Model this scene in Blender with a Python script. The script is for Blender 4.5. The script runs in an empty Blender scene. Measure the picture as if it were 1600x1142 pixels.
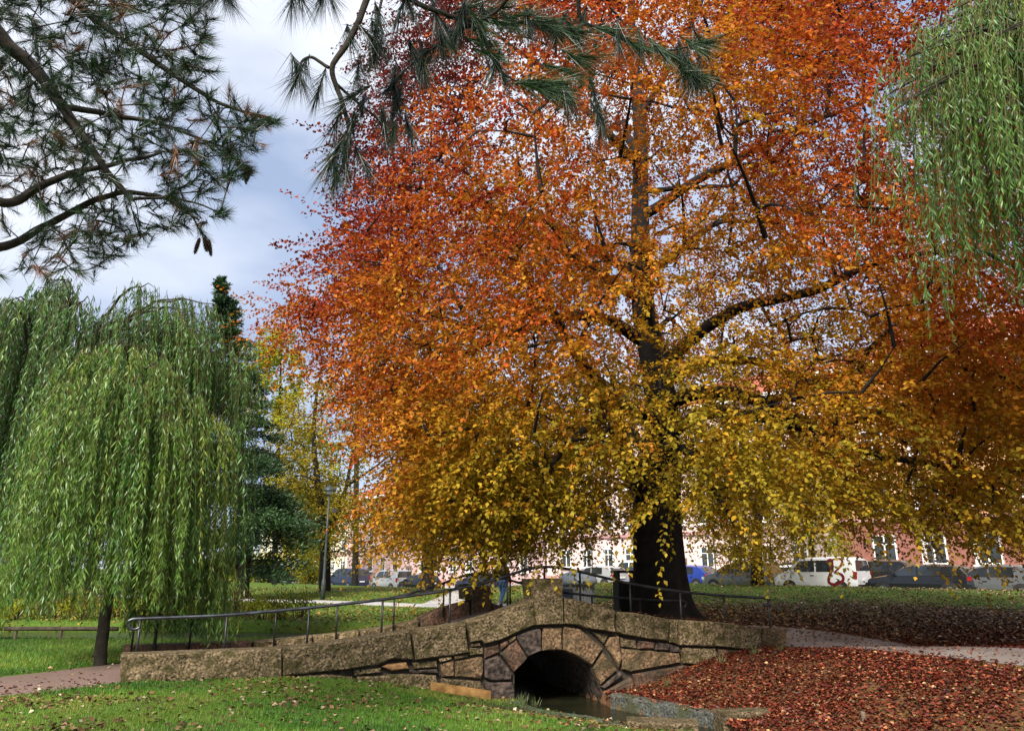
import bpy, math, random
import numpy as np
from mathutils import Vector, Matrix

random.seed(7); rng = np.random.default_rng(11)
SC = bpy.context.scene
COL = SC.collection
R = math.radians

# ------------------------------------------------------------------ camera
F, PW, PH, PITCH, EYE = 1164.0, 1600.0, 1142.0, R(15.1), 1.6
cam_d = bpy.data.cameras.new('camera'); cam = bpy.data.objects.new('camera', cam_d); COL.objects.link(cam)
cam_d.sensor_width = 36.0; cam_d.lens = 36.0 * F / PW; cam_d.clip_start = 0.05; cam_d.clip_end = 3000
cam.location = (0, 0, EYE); cam.rotation_euler = (R(90) + PITCH, 0, 0)
SC.camera = cam

# ------------------------------------------------------------------ light
SUN_AZ, SUN_EL = R(198), R(42)        # azimuth clockwise from +Y: behind the camera, a little to the left
sd = np.array([math.sin(SUN_AZ) * math.cos(SUN_EL), math.cos(SUN_AZ) * math.cos(SUN_EL), math.sin(SUN_EL)])
sun_d = bpy.data.lights.new('sun', 'SUN'); sun = bpy.data.objects.new('sun', sun_d); COL.objects.link(sun)
sun_d.energy = 4.2; sun_d.angle = R(14); sun_d.color = (1.0, 0.94, 0.85)
sun.rotation_euler = Vector(sd).to_track_quat('Z', 'Y').to_euler()
W = bpy.data.worlds.new('World'); SC.world = W; W.use_nodes = True
nt = W.node_tree; nt.nodes.clear()
wo = nt.nodes.new('ShaderNodeOutputWorld'); bg = nt.nodes.new('ShaderNodeBackground')
sky = nt.nodes.new('ShaderNodeTexSky'); sky.sky_type = 'NISHITA'; sky.sun_disc = False
sky.sun_elevation = SUN_EL; sky.sun_rotation = SUN_AZ
sk = nt.nodes.new('ShaderNodeMix'); sk.data_type = 'RGBA'; sk.blend_type = 'MULTIPLY'; sk.inputs[0].default_value = 1
sk.inputs[7].default_value = (0.10, 0.10, 0.10, 1)
tc = nt.nodes.new('ShaderNodeTexCoord'); mp = nt.nodes.new('ShaderNodeMapping'); mp.inputs['Scale'].default_value = (1, 1, 2.2); mp.inputs['Location'].default_value = (1.9, 6.4, 2.2)
nz = nt.nodes.new('ShaderNodeTexNoise'); nz.inputs['Scale'].default_value = 1.6; nz.inputs['Detail'].default_value = 5; nz.inputs['Roughness'].default_value = 0.5
cr = nt.nodes.new('ShaderNodeValToRGB')
cr.color_ramp.elements[0].position = 0.40; cr.color_ramp.elements[0].color = (0.25, 0.31, 0.44, 1)
cr.color_ramp.elements[1].position = 0.62; cr.color_ramp.elements[1].color = (0.66, 0.68, 0.73, 1)
mx = nt.nodes.new('ShaderNodeMix'); mx.data_type = 'RGBA'; mx.inputs[0].default_value = 0.84
L = nt.links.new
L(tc.outputs['Generated'], mp.inputs[0]); L(mp.outputs[0], nz.inputs[0]); L(nz.outputs[0], cr.inputs[0])
L(sky.outputs[0], sk.inputs[6]); L(sk.outputs[2], mx.inputs[6]); L(cr.outputs[0], mx.inputs[7])
L(mx.outputs[2], bg.inputs[0]); bg.inputs[1].default_value = 1.0; L(bg.outputs[0], wo.inputs[0])
SC.view_settings.view_transform = 'Standard'; SC.view_settings.look = 'None'
SC.view_settings.gamma = 1; SC.view_settings.exposure = 0.90
try: SC.view_settings.use_curve_mapping = False
except Exception: pass
SC.cycles.max_bounces = 6; SC.cycles.transparent_max_bounces = 4; SC.cycles.use_denoising = True

# ------------------------------------------------------------------ helpers: space
CT, ST = math.cos(PITCH), math.sin(PITCH)
def ray(px, py):
    dx, dz = (px - PW / 2) / F, (PH / 2 - py) / F
    return np.array([dx, CT - dz * ST, ST + dz * CT])
def at(px, py, Y):
    r = ray(px, py); return np.array([0, 0, EYE]) + r * (Y / r[1])
def atz(px, py, z):
    r = ray(px, py); return np.array([0, 0, EYE]) + r * ((z - EYE) / r[2])
def S(x):
    x = np.clip(x, 0, 1); return x * x * (3 - 2 * x)
def _h(ix, iy, iz):
    n = (ix.astype(np.int64) * 73856093) ^ (iy.astype(np.int64) * 19349663) ^ (iz.astype(np.int64) * 83492791)
    n = (n ^ (n >> 13)) * 1274126177 & 0x7fffffff
    n = (n ^ (n >> 15)) * 2246822519 & 0x7fffffff
    return (n % 100003) / 100003.0
def vn(x, y, z=0.0):                       # value noise 0..1
    x, y, z = np.broadcast_arrays(np.asarray(x, float), np.asarray(y, float), np.asarray(z, float))
    x0, y0, z0 = np.floor(x), np.floor(y), np.floor(z)
    fx, fy, fz = S(x - x0), S(y - y0), S(z - z0); o = 0
    for i in (0, 1):
        for j in (0, 1):
            for k in (0, 1):
                o = o + _h(x0 + i, y0 + j, z0 + k) * (fx if i else 1 - fx) * (fy if j else 1 - fy) * (fz if k else 1 - fz)
    return o
def fbm(x, y, z=0.0, o=3):
    s, a, t = 0, 1.0, 0
    for i in range(o):
        s = s + a * vn(np.asarray(x) * 2 ** i + 17 * i, np.asarray(y) * 2 ** i + 5 * i, np.asarray(z) * 2 ** i); t += a; a *= .5
    return s / t
def nrm(v): return v / np.maximum(np.linalg.norm(v, axis=-1, keepdims=True), 1e-9)

# ------------------------------------------------------------------ helpers: objects
def wpos(p):
    v = np.zeros(3)
    while p is not None:
        v = v + np.array(p.location); p = p.parent
    return v
def tag(o, label=None, cat=None, group=None, kind=None):
    if label: o['label'] = label
    if cat: o['category'] = cat
    if group: o['group'] = group
    if kind: o['kind'] = kind
    return o
def empty(name, loc, rz=0.0):
    o = bpy.data.objects.new(name, None); COL.objects.link(o)
    o.location = tuple(float(c) for c in loc); o.rotation_euler = (0, 0, rz); o.empty_display_size = .2
    return o
def link(name, me, parent=None, loc=None):
    o = bpy.data.objects.new(name, me); COL.objects.link(o)
    if parent is not None: o.parent = parent
    if loc is not None: o.location = tuple(float(c) for c in loc)
    return o
def rawmesh(name, V, faces, mat, cols=None, smooth=False):
    """V (n,3); faces: list of (m,k) int arrays; cols: per-face colours."""
    me = bpy.data.meshes.new(name)
    V = np.asarray(V, np.float32); faces = [np.asarray(f, np.int32) for f in faces if len(f)]
    me.vertices.add(len(V)); me.vertices.foreach_set('co', V.ravel())
    nl = sum(f.size for f in faces); npoly = sum(len(f) for f in faces)
    me.loops.add(nl); me.polygons.add(npoly)
    me.loops.foreach_set('vertex_index', np.concatenate([f.ravel() for f in faces]))
    tot = np.concatenate([np.full(len(f), f.shape[1], np.int32) for f in faces])
    st = np.concatenate([[0], np.cumsum(tot)[:-1]]).astype(np.int32)
    me.polygons.foreach_set('loop_start', st); me.polygons.foreach_set('loop_total', tot)
    if smooth: me.polygons.foreach_set('use_smooth', np.ones(npoly, bool))
    if cols is not None:
        a = me.attributes.new('col', 'FLOAT_COLOR', 'FACE')
        c = np.ones((npoly, 4), np.float32); c[:, :3] = cols; a.data.foreach_set('color', c.ravel())
    me.update(calc_edges=True); me.validate()
    me.materials.append(mat)
    return me
class MB:
    def __init__(s): s.v = []; s.f = []; s.n = 0
    def add(s, V, faces):
        V = np.asarray(V, float).reshape(-1, 3)
        for f in faces: s.f.append(tuple(i + s.n for i in f))
        s.v.append(V); s.n += len(V); return s
    def box(s, c, d, rz=0.0):
        c = np.array(c, float); h = np.array(d, float) / 2
        V = np.array([[x, y, z] for x in (-1, 1) for y in (-1, 1) for z in (-1, 1)]) * h
        if rz:
            a, b = math.cos(rz), math.sin(rz); V = V @ np.array([[a, b, 0], [-b, a, 0], [0, 0, 1]])
        return s.add(V + c, [(0, 1, 3, 2), (4, 6, 7, 5), (0, 4, 5, 1), (2, 3, 7, 6), (0, 2, 6, 4), (1, 5, 7, 3)])
    def tube(s, P, r, n=8, cap=True):
        P = np.asarray(P, float); m = len(P); r = np.broadcast_to(np.asarray(r, float), (m,))
        T = np.zeros_like(P); T[1:-1] = P[2:] - P[:-2]; T[0] = P[1] - P[0]; T[-1] = P[-1] - P[-2]; T = nrm(T)
        ref = np.array([0, 0, 1.0]) if abs(T[:, 2]).mean() < .8 else np.array([1.0, 0, 0])
        A = nrm(np.cross(T, ref)); B = np.cross(T, A)
        th = np.arange(n) * 2 * math.pi / n
        V = P[:, None] + r[:, None, None] * (np.cos(th)[None, :, None] * A[:, None] + np.sin(th)[None, :, None] * B[:, None])
        fs = [(i * n + j, i * n + (j + 1) % n, (i + 1) * n + (j + 1) % n, (i + 1) * n + j) for i in range(m - 1) for j in range(n)]
        if cap: fs += [tuple(range(n))[::-1], tuple((m - 1) * n + j for j in range(n))]
        return s.add(V.reshape(-1, 3), fs)
    def lathe(s, prof, c=(0, 0, 0), n=16):
        c = np.array(c, float); m = len(prof); th = np.arange(n) * 2 * math.pi / n
        V = np.array([[r * math.cos(t), r * math.sin(t), z] for r, z in prof for t in th]) + c
        fs = [(i * n + j, i * n + (j + 1) % n, (i + 1) * n + (j + 1) % n, (i + 1) * n + j) for i in range(m - 1) for j in range(n)]
        return s.add(V, fs + [tuple(range(n))[::-1], tuple((m - 1) * n + j for j in range(n))])
    def mesh(s, name, mat, smooth=False, off=None):
        V = np.concatenate(s.v)
        if off is not None: V = V - off
        me = bpy.data.meshes.new(name); me.from_pydata(V.tolist(), [], s.f)
        if smooth: me.polygons.foreach_set('use_smooth', np.ones(len(me.polygons), bool))
        me.update(); me.materials.append(mat); return me
    def build(s, name, mat, parent=None, smooth=False, local=False):
        off = None if (local or parent is None) else wpos(parent)
        return link(name, s.mesh(name, mat, smooth, off), parent)

# ------------------------------------------------------------------ materials
def mat(name, col, col2=None, rough=.8, scale=6.0, bump=0.0, bscale=None, metal=0.0, spec=.3, detail=6, lo=.35, hi=.65, col3=None, s3=1.5, coat=0.0, vary=0.0):
    m = bpy.data.materials.new(name); m.use_nodes = True; t = m.node_tree; p = t.nodes['Principled BSDF']
    p.inputs['Roughness'].default_value = rough; p.inputs['Metallic'].default_value = metal
    p.inputs['Specular IOR Level'].default_value = spec; p.inputs['Coat Weight'].default_value = coat
    c4 = lambda c: (c[0], c[1], c[2], 1)
    p.inputs['Base Color'].default_value = c4(col)
    co = t.nodes.new('ShaderNodeTexCoord')
    if col2 is not None:
        n = t.nodes.new('ShaderNodeTexNoise'); n.inputs['Scale'].default_value = scale; n.inputs['Detail'].default_value = detail
        t.links.new(co.outputs['Object'], n.inputs[0])
        r = t.nodes.new('ShaderNodeValToRGB'); r.color_ramp.elements[0].position = lo; r.color_ramp.elements[1].position = hi
        r.color_ramp.elements[0].color = c4(col); r.color_ramp.elements[1].color = c4(col2); t.links.new(n.outputs[0], r.inputs[0])
        out = r.outputs[0]
        if col3 is not None:
            n3 = t.nodes.new('ShaderNodeTexNoise'); n3.inputs['Scale'].default_value = s3; n3.inputs['Detail'].default_value = 4
            t.links.new(co.outputs['Object'], n3.inputs[0])
            r3 = t.nodes.new('ShaderNodeValToRGB'); r3.color_ramp.elements[0].position = .45; r3.color_ramp.elements[1].position = .65
            t.links.new(n3.outputs[0], r3.inputs[0])
            q = t.nodes.new('ShaderNodeMix'); q.data_type = 'RGBA'; q.inputs[7].default_value = c4(col3)
            t.links.new(r3.outputs[0], q.inputs[0]); t.links.new(out, q.inputs[6]); out = q.outputs[2]
        if vary:
            oi = t.nodes.new('ShaderNodeObjectInfo'); mr_ = t.nodes.new('ShaderNodeMapRange'); mr_.inputs[3].default_value = 1 - vary; mr_.inputs[4].default_value = 1 + vary * .5
            t.links.new(oi.outputs['Random'], mr_.inputs[0]); vm = t.nodes.new('ShaderNodeVectorMath'); vm.operation = 'SCALE'; t.links.new(out, vm.inputs[0]); t.links.new(mr_.outputs[0], vm.inputs['Scale']); out = vm.outputs[0]
        t.links.new(out, p.inputs['Base Color'])
    if bump:
        n2 = t.nodes.new('ShaderNodeTexNoise'); n2.inputs['Scale'].default_value = bscale or scale * 2; n2.inputs['Detail'].default_value = 8; n2.inputs['Roughness'].default_value = .65
        t.links.new(co.outputs['Object'], n2.inputs[0])
        b = t.nodes.new('ShaderNodeBump'); b.inputs['Strength'].default_value = 1; b.inputs['Distance'].default_value = bump
        t.links.new(n2.outputs[0], b.inputs['Height']); t.links.new(b.outputs[0], p.inputs['Normal'])
    return m
def leafmat(name, trans=.4, gloss=.12, rough=.45):
    m = bpy.data.materials.new(name); m.use_nodes = True; t = m.node_tree; t.nodes.clear()
    o = t.nodes.new('ShaderNodeOutputMaterial'); a = t.nodes.new('ShaderNodeAttribute'); a.attribute_name = 'col'
    p = t.nodes.new('ShaderNodeBsdfPrincipled'); p.inputs['Roughness'].default_value = rough; p.inputs['Specular IOR Level'].default_value = gloss * 3
    tr = t.nodes.new('ShaderNodeBsdfTranslucent'); mxs = t.nodes.new('ShaderNodeMixShader'); mxs.inputs[0].default_value = trans
    l = t.links.new
    l(a.outputs['Color'], p.inputs['Base Color']); l(a.outputs['Color'], tr.inputs['Color'])
    l(p.outputs[0], mxs.inputs[1]); l(tr.outputs[0], mxs.inputs[2]); l(mxs.outputs[0], o.inputs[0])
    return m
M = {}
M['leaf'] = leafmat('beech_leaf', .42, .06, .6)
M['willow'] = leafmat('willow_leaf', .3, .16, .4)
M['needle'] = leafmat('pine_needle', .1, .15, .4)
M['litter'] = leafmat('fallen_leaf', .08, .1, .5)
M['blade'] = leafmat('grass_blade', .35, .1, .5)
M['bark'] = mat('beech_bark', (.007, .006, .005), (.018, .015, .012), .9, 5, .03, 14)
M['wbark'] = mat('willow_bark', (.02, .017, .012), (.045, .037, .025), .95, 9, .03, 18)
M['twig'] = mat('willow_twig', (.16, .13, .04), (.11, .09, .03), .7, 8)
M['pbark'] = mat('pine_bark', (.018, .014, .011), (.045, .034, .026), .9, 12, .01, 30)
M['stone'] = mat('granite', (.045, .031, .015), (.40, .29, .16), .92, 30, .085, 17, detail=12, lo=.37, hi=.66, col3=(.085, .07, .022), s3=7, vary=.3)
M['stone_b'] = mat('brown_granite', (.06, .036, .018), (.33, .205, .11), .92, 24, .07, 13, detail=10, col3=(.08, .06, .028), s3=4, vary=.35)
M['stone_r'] = mat('reddish_granite', (.06, .033, .02), (.27, .15, .095), .92, 24, .07, 13, detail=10, col3=(.065, .05, .03), s3=3, vary=.35)
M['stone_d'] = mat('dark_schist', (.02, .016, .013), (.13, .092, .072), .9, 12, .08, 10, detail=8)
M['stone_o'] = mat('orange_stone', (.20, .10, .04), (.38, .21, .09), .9, 22, .02, 14)
M['stone_g'] = mat('wet_kerb_granite', (.025, .028, .024), (.15, .155, .135), .75, 30, .06, 13, detail=10, col3=(.06, .065, .03), s3=3)
M['void'] = mat('joint_earth', (.03, .023, .016), (.07, .055, .04), 1, 8, .03)
M['iron'] = mat('railing_iron', (.022, .024, .028), (.045, .042, .04), .42, 9, .002, 60, metal=.6, spec=.5)
M['rail_top'] = mat('worn_handrail', (.10, .105, .115), (.035, .036, .04), .36, 5, .001, 60, metal=.8, spec=.5)
M['gravel'] = mat('red_gravel', (.14, .085, .07), (.24, .16, .135), .95, 60, .01, 90, detail=8, col3=(.15, .10, .075), s3=.8)
M['gravel2'] = mat('damp_gravel', (.15, .125, .115), (.27, .23, .215), .9, 50, .01, 90, detail=8, col3=(.16, .125, .105), s3=.8)
M['paleway'] = mat('pale_path', (.30, .28, .27), (.42, .40, .38), .95, 8, 0)
M['asphalt'] = mat('asphalt', (.045, .045, .047), (.065, .065, .066), .9, 20, 0)
M['kerb'] = mat('kerb_granite', (.28, .27, .26), (.38, .37, .35), .9, 12)
M['wood'] = mat('new_timber', (.20, .10, .03), (.42, .23, .075), .8, 7, .008, 30)
M['oldwood'] = mat('weathered_timber', (.10, .075, .055), (.19, .15, .11), .9, 7, .006, 30)
M['water'] = mat('stream_water', (.010, .012, .006), (.02, .02, .010), .10, 3, .03, 7, spec=.28)
M['silt'] = mat('stream_bed', (.025, .022, .014), (.05, .045, .03), .9, 4, .02)

# ------------------------------------------------------------------ plan of the place
WA = np.array([-5.55, 11.4]); WB = np.array([5.34, 15.5])       # front face of the bridge
WL = np.linalg.norm(WB - WA); WU = (WB - WA) / WL; WN = np.array([-WU[1], WU[0]])   # WN points away from the camera
BW = 3.35                                                          # bridge width
def wall(px, py, off=0.0):
    """pixel -> (u, z) on the vertical plane of the bridge face, off metres behind it"""
    r = ray(px, py); o = WA + WN * off
    t = o @ WN / (r[:2] @ WN); p = r * t
    return np.array([(p[:2] - o) @ WU, p[2] + EYE])
def bw(u, v, z):
    p = WA + WU * u + WN * v; return np.array([p[0], p[1], z])
SD = np.array([-.67, .74]); SD /= np.linalg.norm(SD); SN = np.array([SD[1], -SD[0]])  # street direction / away normal
SO = np.array([16.0, 40.0])
def qd(x, y): return (x - SO[0]) * SN[0] + (y - SO[1]) * SN[1]
# stream channel: left and right bank lines, from the arch towards the camera
CHL = np.array([[-1.05, 17.0], [.02, 13.75], [.10, 13.2], [.42, 12.45], [1.05, 11.95], [1.75, 11.3], [2.45, 10.75], [3.0, 9.6], [3.3, 7.5], [3.3, 5]])
CHR = np.array([[.35, 17.6], [1.55, 14.3], [1.68, 13.6], [2.35, 12.75], [3.05, 11.85], [3.05, 11.4], [3.0, 10.95], [3.9, 9.6], [4.4, 7.5], [4.4, 5]])
POND = np.array([[-.7, 16.6], [.5, 17.4], [-1.2, 20.0], [-3.5, 22.3], [-8, 23.2], [-15, 23.4], [-24, 24.5], [-24, 20.5], [-15, 19.0], [-9, 18.7], [-5, 18.9], [-2.5, 18.4]])
CHP = np.concatenate([CHL, CHR[::-1]])
def polydist(P, poly):
    """distance to polygon edge and inside flag, vectorised; P (n,2)"""
    d = np.full(len(P), 1e9); ins = np.zeros(len(P), bool); n = len(poly)
    for i in range(n):
        a, b = poly[i], poly[(i + 1) % n]; e = b - a
        t = np.clip(((P - a) @ e) / (e @ e), 0, 1)
        d = np.minimum(d, np.linalg.norm(P - a - t[:, None] * e, axis=1))
        c = (a[1] > P[:, 1]) != (b[1] > P[:, 1])
        xx = a[0] + (P[:, 1] - a[1]) * e[0] / (e[1] if abs(e[1]) > 1e-9 else 1e-9)
        ins ^= c & (P[:, 0] < xx)
    return d, ins
PATH_R = np.array([[4.9, 17.0], [5.75, 16.5], [6.9, 14.6], [8.0, 12.3], [9.3, 9.2], [10.4, 5.5], [11, 2]])
def polyline_d(P, L_):
    d = np.full(len(P), 1e9)
    for a, b in zip(L_[:-1], L_[1:]):
        e = b - a; t = np.clip(((P - a) @ e) / (e @ e), 0, 1); d = np.minimum(d, np.linalg.norm(P - a - t[:, None] * e, axis=1))
    return d
def terrain(x, y):
    x = np.atleast_1d(np.asarray(x, float)); y = np.atleast_1d(np.asarray(y, float))
    P = np.stack([x, y], 1)
    q = qd(x, y)
    right = S((x + 5.0) / 9.0)
    h = .32 * S((y - 12.5) / 6.0) * right + .40 * S((q + 17) / 11) * S((x + 6) / 14)
    side = S((x - 2.2) / 2.5) * S((16.5 - y) / 3.5)                 # right bank in front of the bridge
    h = np.maximum(h, .27 * side)
    h = h + .05 * (fbm(x * .35, y * .35) - .5) * S((y - 4) / 6)
    d, ins = polydist(P, CHP); d = np.where(ins, 0, d)
    near = (P - WA) @ WN < BW + .6
    k = np.exp(-(d / 2.0) ** 2) * np.where(near, 1, 0)
    h = h * (1 - k) - .52 * k
    d2, in2 = polydist(P, POND); d2s = np.where(in2, -d2, d2)
    b = 1 - S((d2s + .15) / .75)
    h = h * (1 - b) + np.minimum(h, -.62) * b
    h = np.where(ins & near, -.95, h)
    # under the bridge
    u, v = (P - WA) @ WU, (P - WA) @ WN
    inb = (u > .1) & (u < WL - .1) & (v > .12) & (v < BW - .12)
    h = np.where(inb, np.minimum(h, -.12), h)
    # street bed
    h = h - .52 * S((q + 3.4) / 2.0)
    return h
def T1(x, y): return float(terrain(x, y)[0])
def ground(px, py):
    r = ray(px, py); t = np.linspace(5, 150, 3000)
    p = r[None] * t[:, None]; h = terrain(p[:, 0], p[:, 1]); i = np.argmax(p[:, 2] + EYE < h)
    return np.array([p[i, 0], p[i, 1], h[i]])

# ------------------------------------------------------------------ ground sheet
def axis(segs):
    o = []
    for a, b, n in segs: o += list(np.linspace(a, b, n, endpoint=False))
    return np.array(o + [segs[-1][1]])
gx = axis([(-420, -120, 8), (-120, -40, 20), (-40, -14, 50), (-14, -7, 36), (-7, 7, 140), (7, 14, 36), (14, 44, 60), (44, 120, 20), (120, 420, 8)])
gy = axis([(-60, 2, 16), (2, 8, 20), (8, 18, 110), (18, 26, 44), (26, 56, 75), (56, 110, 54), (110, 800, 16)])
GX, GY = np.meshgrid(gx, gy); gx_, gy_ = GX.ravel(), GY.ravel(); GZ = terrain(gx_, gy_)
nx, ny = len(gx), len(gy); ii = np.arange(nx * ny).reshape(ny, nx)
Q = np.stack([ii[:-1, :-1], ii[:-1, 1:], ii[1:, 1:], ii[1:, :-1]], -1).reshape(-1, 4)
def litter_density(x, y):
    """how thick fallen leaves lie (0..1): heavy under the beech and on the right bank"""
    P = np.stack([x, y], 1)
    db = np.hypot(x - 4.5, y - 19.0)
    d, _ = polydist(P, CHP); rb = S((x - 1.0 - (14 - y) * .35) / 1.2) * S((17 - y) / 2)
    dens = np.maximum(rb * .95, S((13.5 - db) / 5) * S((x + .5) / 4) * .9)
    dens = np.maximum(dens, .42 * S((x + 1) / 6) * S((y - 17) / 4))
    dens = np.maximum(dens, .30 * S((qd(x, y) + 14) / 6))
    dens = dens * (1 - .45 * S((y - 20) / 5))
    lf = S((y - 17.5) / 3) * S((x + 14) / 8) * .14
    return np.clip(np.maximum(dens, lf) * (.55 + .9 * fbm(x * .55, y * .55, 3.0)), 0, 1)
P_ = np.stack([gx_, gy_], 1)
LD = litter_density(gx_, gy_)
dsoil, ins_soil = polydist(P_, CHP)
soil = np.clip(np.exp(-(dsoil / .7) ** 2) * .5 + S((fbm(gx_ * .9, gy_ * .9, 9.) - .58) / .12) * .45 * (gy_ < 18), 0, 1)
gsoil = at(760, 1128, 9.6); soil = np.maximum(soil, .95 * np.exp(-(((gx_ - .0) / .75) ** 2 + ((gy_ - 10.3) / .8) ** 2)))
def ground_material():
    m = bpy.data.materials.new('lawn'); m.use_nodes = True; t = m.node_tree; p = t.nodes['Principled BSDF']; l = t.links.new
    p.inputs['Roughness'].default_value = .95; p.inputs['Specular IOR Level'].default_value = .15
    co = t.nodes.new('ShaderNodeTexCoord')
    def noise(sc, de=6):
        n = t.nodes.new('ShaderNodeTexNoise'); n.inputs['Scale'].default_value = sc; n.inputs['Detail'].default_value = de; l(co.outputs['Object'], n.inputs[0]); return n
    def ramp(src, a, b, ca, cb):
        r = t.nodes.new('ShaderNodeValToRGB'); r.color_ramp.elements[0].position = a; r.color_ramp.elements[1].position = b
        r.color_ramp.elements[0].color = (*ca, 1); r.color_ramp.elements[1].color = (*cb, 1); l(src, r.inputs[0]); return r.outputs[0]
    def mixc(f, a, b):
        q = t.nodes.new('ShaderNodeMix'); q.data_type = 'RGBA'; l(f, q.inputs[0]); l(a, q.inputs[6]); l(b, q.inputs[7]); return q.outputs[2]
    grass = mixc(ramp(noise(.5, 4).outputs[0], .4, .65, (0, 0, 0), (1, 1, 1)), ramp(noise(22).outputs[0], .35, .68, (.035, .08, .010), (.10, .17, .018)), ramp(noise(24).outputs[0], .35, .68, (.06, .085, .012), (.13, .155, .025)))
    dirt = ramp(noise(16).outputs[0], .3, .7, (.05, .032, .02), (.12, .075, .045))
    lit = ramp(noise(30).outputs[0], .3, .7, (.055, .026, .014), (.16, .075, .03))
    def attr(n):
        a = t.nodes.new('ShaderNodeAttribute'); a.attribute_name = n; return a.outputs['Fac']
    def thr(a, sc, amp):
        n = noise(sc, 5); s = t.nodes.new('ShaderNodeMath'); s.operation = 'MULTIPLY_ADD'; l(n.outputs[0], s.inputs[0]); s.inputs[1].default_value = amp; s.inputs[2].default_value = -amp / 2
        q = t.nodes.new('ShaderNodeMath'); q.operation = 'ADD'; l(a, q.inputs[0]); l(s.outputs[0], q.inputs[1])
        r = t.nodes.new('ShaderNodeMapRange'); r.inputs[1].default_value = .35; r.inputs[2].default_value = .65; l(q.outputs[0], r.inputs[0]); return r.outputs[0]
    c = mixc(thr(attr('soil'), 5, .9), grass, dirt)
    c = mixc(thr(attr('litter'), 9, .8), c, lit)
    l(c, p.inputs['Base Color'])
    b = t.nodes.new('ShaderNodeBump'); b.inputs['Distance'].default_value = .03; l(noise(18, 8).outputs[0], b.inputs['Height']); l(b.outputs[0], p.inputs['Normal'])
    return m
gm = rawmesh('ground', np.stack([gx_, gy_, GZ], 1), [Q], ground_material(), smooth=True)
for nm, arr in (('litter', LD), ('soil', soil)):
    a = gm.attributes.new(nm, 'FLOAT', 'POINT'); a.data.foreach_set('value', arr.astype(np.float32))
tag(link('ground', gm), kind='structure')
def ribbon(name, line, width, material, dz=.02, step=.5, wob=.0, cross=7):
    line = np.asarray(line, float); seg = np.linalg.norm(np.diff(line, axis=0), axis=1); s = np.concatenate([[0], np.cumsum(seg)])
    n = max(4, int(s[-1] / step)); ss = np.linspace(0, s[-1], n)
    c = np.stack([np.interp(ss, s, line[:, k]) for k in (0, 1)], 1)
    for _ in range(3): c[1:-1] = (c[:-2] + 2 * c[1:-1] + c[2:]) / 4
    t = nrm(np.gradient(c, axis=0)); nn = np.stack([-t[:, 1], t[:, 0]], 1)
    w = np.broadcast_to(np.asarray(width, float), (n,)) if np.ndim(width) == 0 else np.interp(ss, np.linspace(0, s[-1], len(width)), width)
    o = np.linspace(-.5, .5, cross)
    V = c[:, None] + nn[:, None] * (o[None, :] * (w + wob * (fbm(ss * .9, ss * 0 + 3) - .5))[:, None])[..., None]
    V = V.reshape(-1, 2); z = terrain(V[:, 0], V[:, 1]) + dz
    # let the rim dip into the ground
    edge = np.tile(np.abs(o) > .49, n); z = np.where(edge, z - dz - .015, z)
    k = np.arange(n * cross).reshape(n, cross)
    q = np.stack([k[:-1, :-1], k[:-1, 1:], k[1:, 1:], k[1:, :-1]], -1).reshape(-1, 4)
    return tag(link(name, rawmesh(name, np.column_stack([V, z]), [q], material, smooth=True)), kind='structure')
PATH_L = np.array([[-5.9, 13.0], [-6.5, 11.9], [-7.4, 10.9], [-9.0, 9.7], [-12, 8.2], [-18, 6.5]])
ribbon('gravel_path', PATH_L, [2.5, 2.1, 2.1, 2.2, 2.4], M['gravel'], .025, .25, .3)
ribbon('gravel_path', PATH_R, 2.4, M['gravel2'], .03, .25, .3)
PF = [atz(150, 930, .0)[:2], atz(370, 936.5, 0)[:2], atz(520, 940, .0)[:2], atz(700, 947, .02)[:2], atz(860, 955, .1)[:2]]
ribbon('lawn_path', PF, 2.2, M['paleway'], .035, .6, .2)
ribbon('lawn_path', [atz(690, 947, 0)[:2], atz(730, 925, 0)[:2] * .95, np.array([-3.2, 52.])], 2.4, M['paleway'], .045, .6, .2)
# street with kerb
def street_line(q, a=-60, b=120, n=60): return [SO + SD * s + SN * q for s in np.linspace(a, b, n)]
ribbon('street', street_line(4.2), 11.0, M['asphalt'], .03, 1.2)
ribbon('pavement', street_line(12.0), 4.0, M['paleway'], .10, 1.2)
kb = MB()
ks = np.linspace(-60, 120, 181)
for a, b in zip(ks[:-1], ks[1:]):
    p, r_ = SO + SD * a + SN * -1.25, SO + SD * b + SN * -1.25; m_ = (p + r_) / 2
    kb.box((m_[0], m_[1], T1(*m_) + .02), (np.linalg.norm(r_ - p) - .015, .14, .24), math.atan2(SD[1], SD[0]))
tag(kb.build('street_kerb', M['kerb']), kind='structure')
# water
wv = MB(); wv.add([[*p, -.70] for p in CHP], [tuple(range(len(CHP)))])
tag(wv.build('stream_water', M['water']), kind='structure')
wv = MB(); wv.add([[*p, -.27] for p in (POND + nrm(POND - POND.mean(0)) * .3)], [tuple(range(len(POND)))])
tag(wv.build('pond_water', M['water']), kind='structure')

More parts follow.
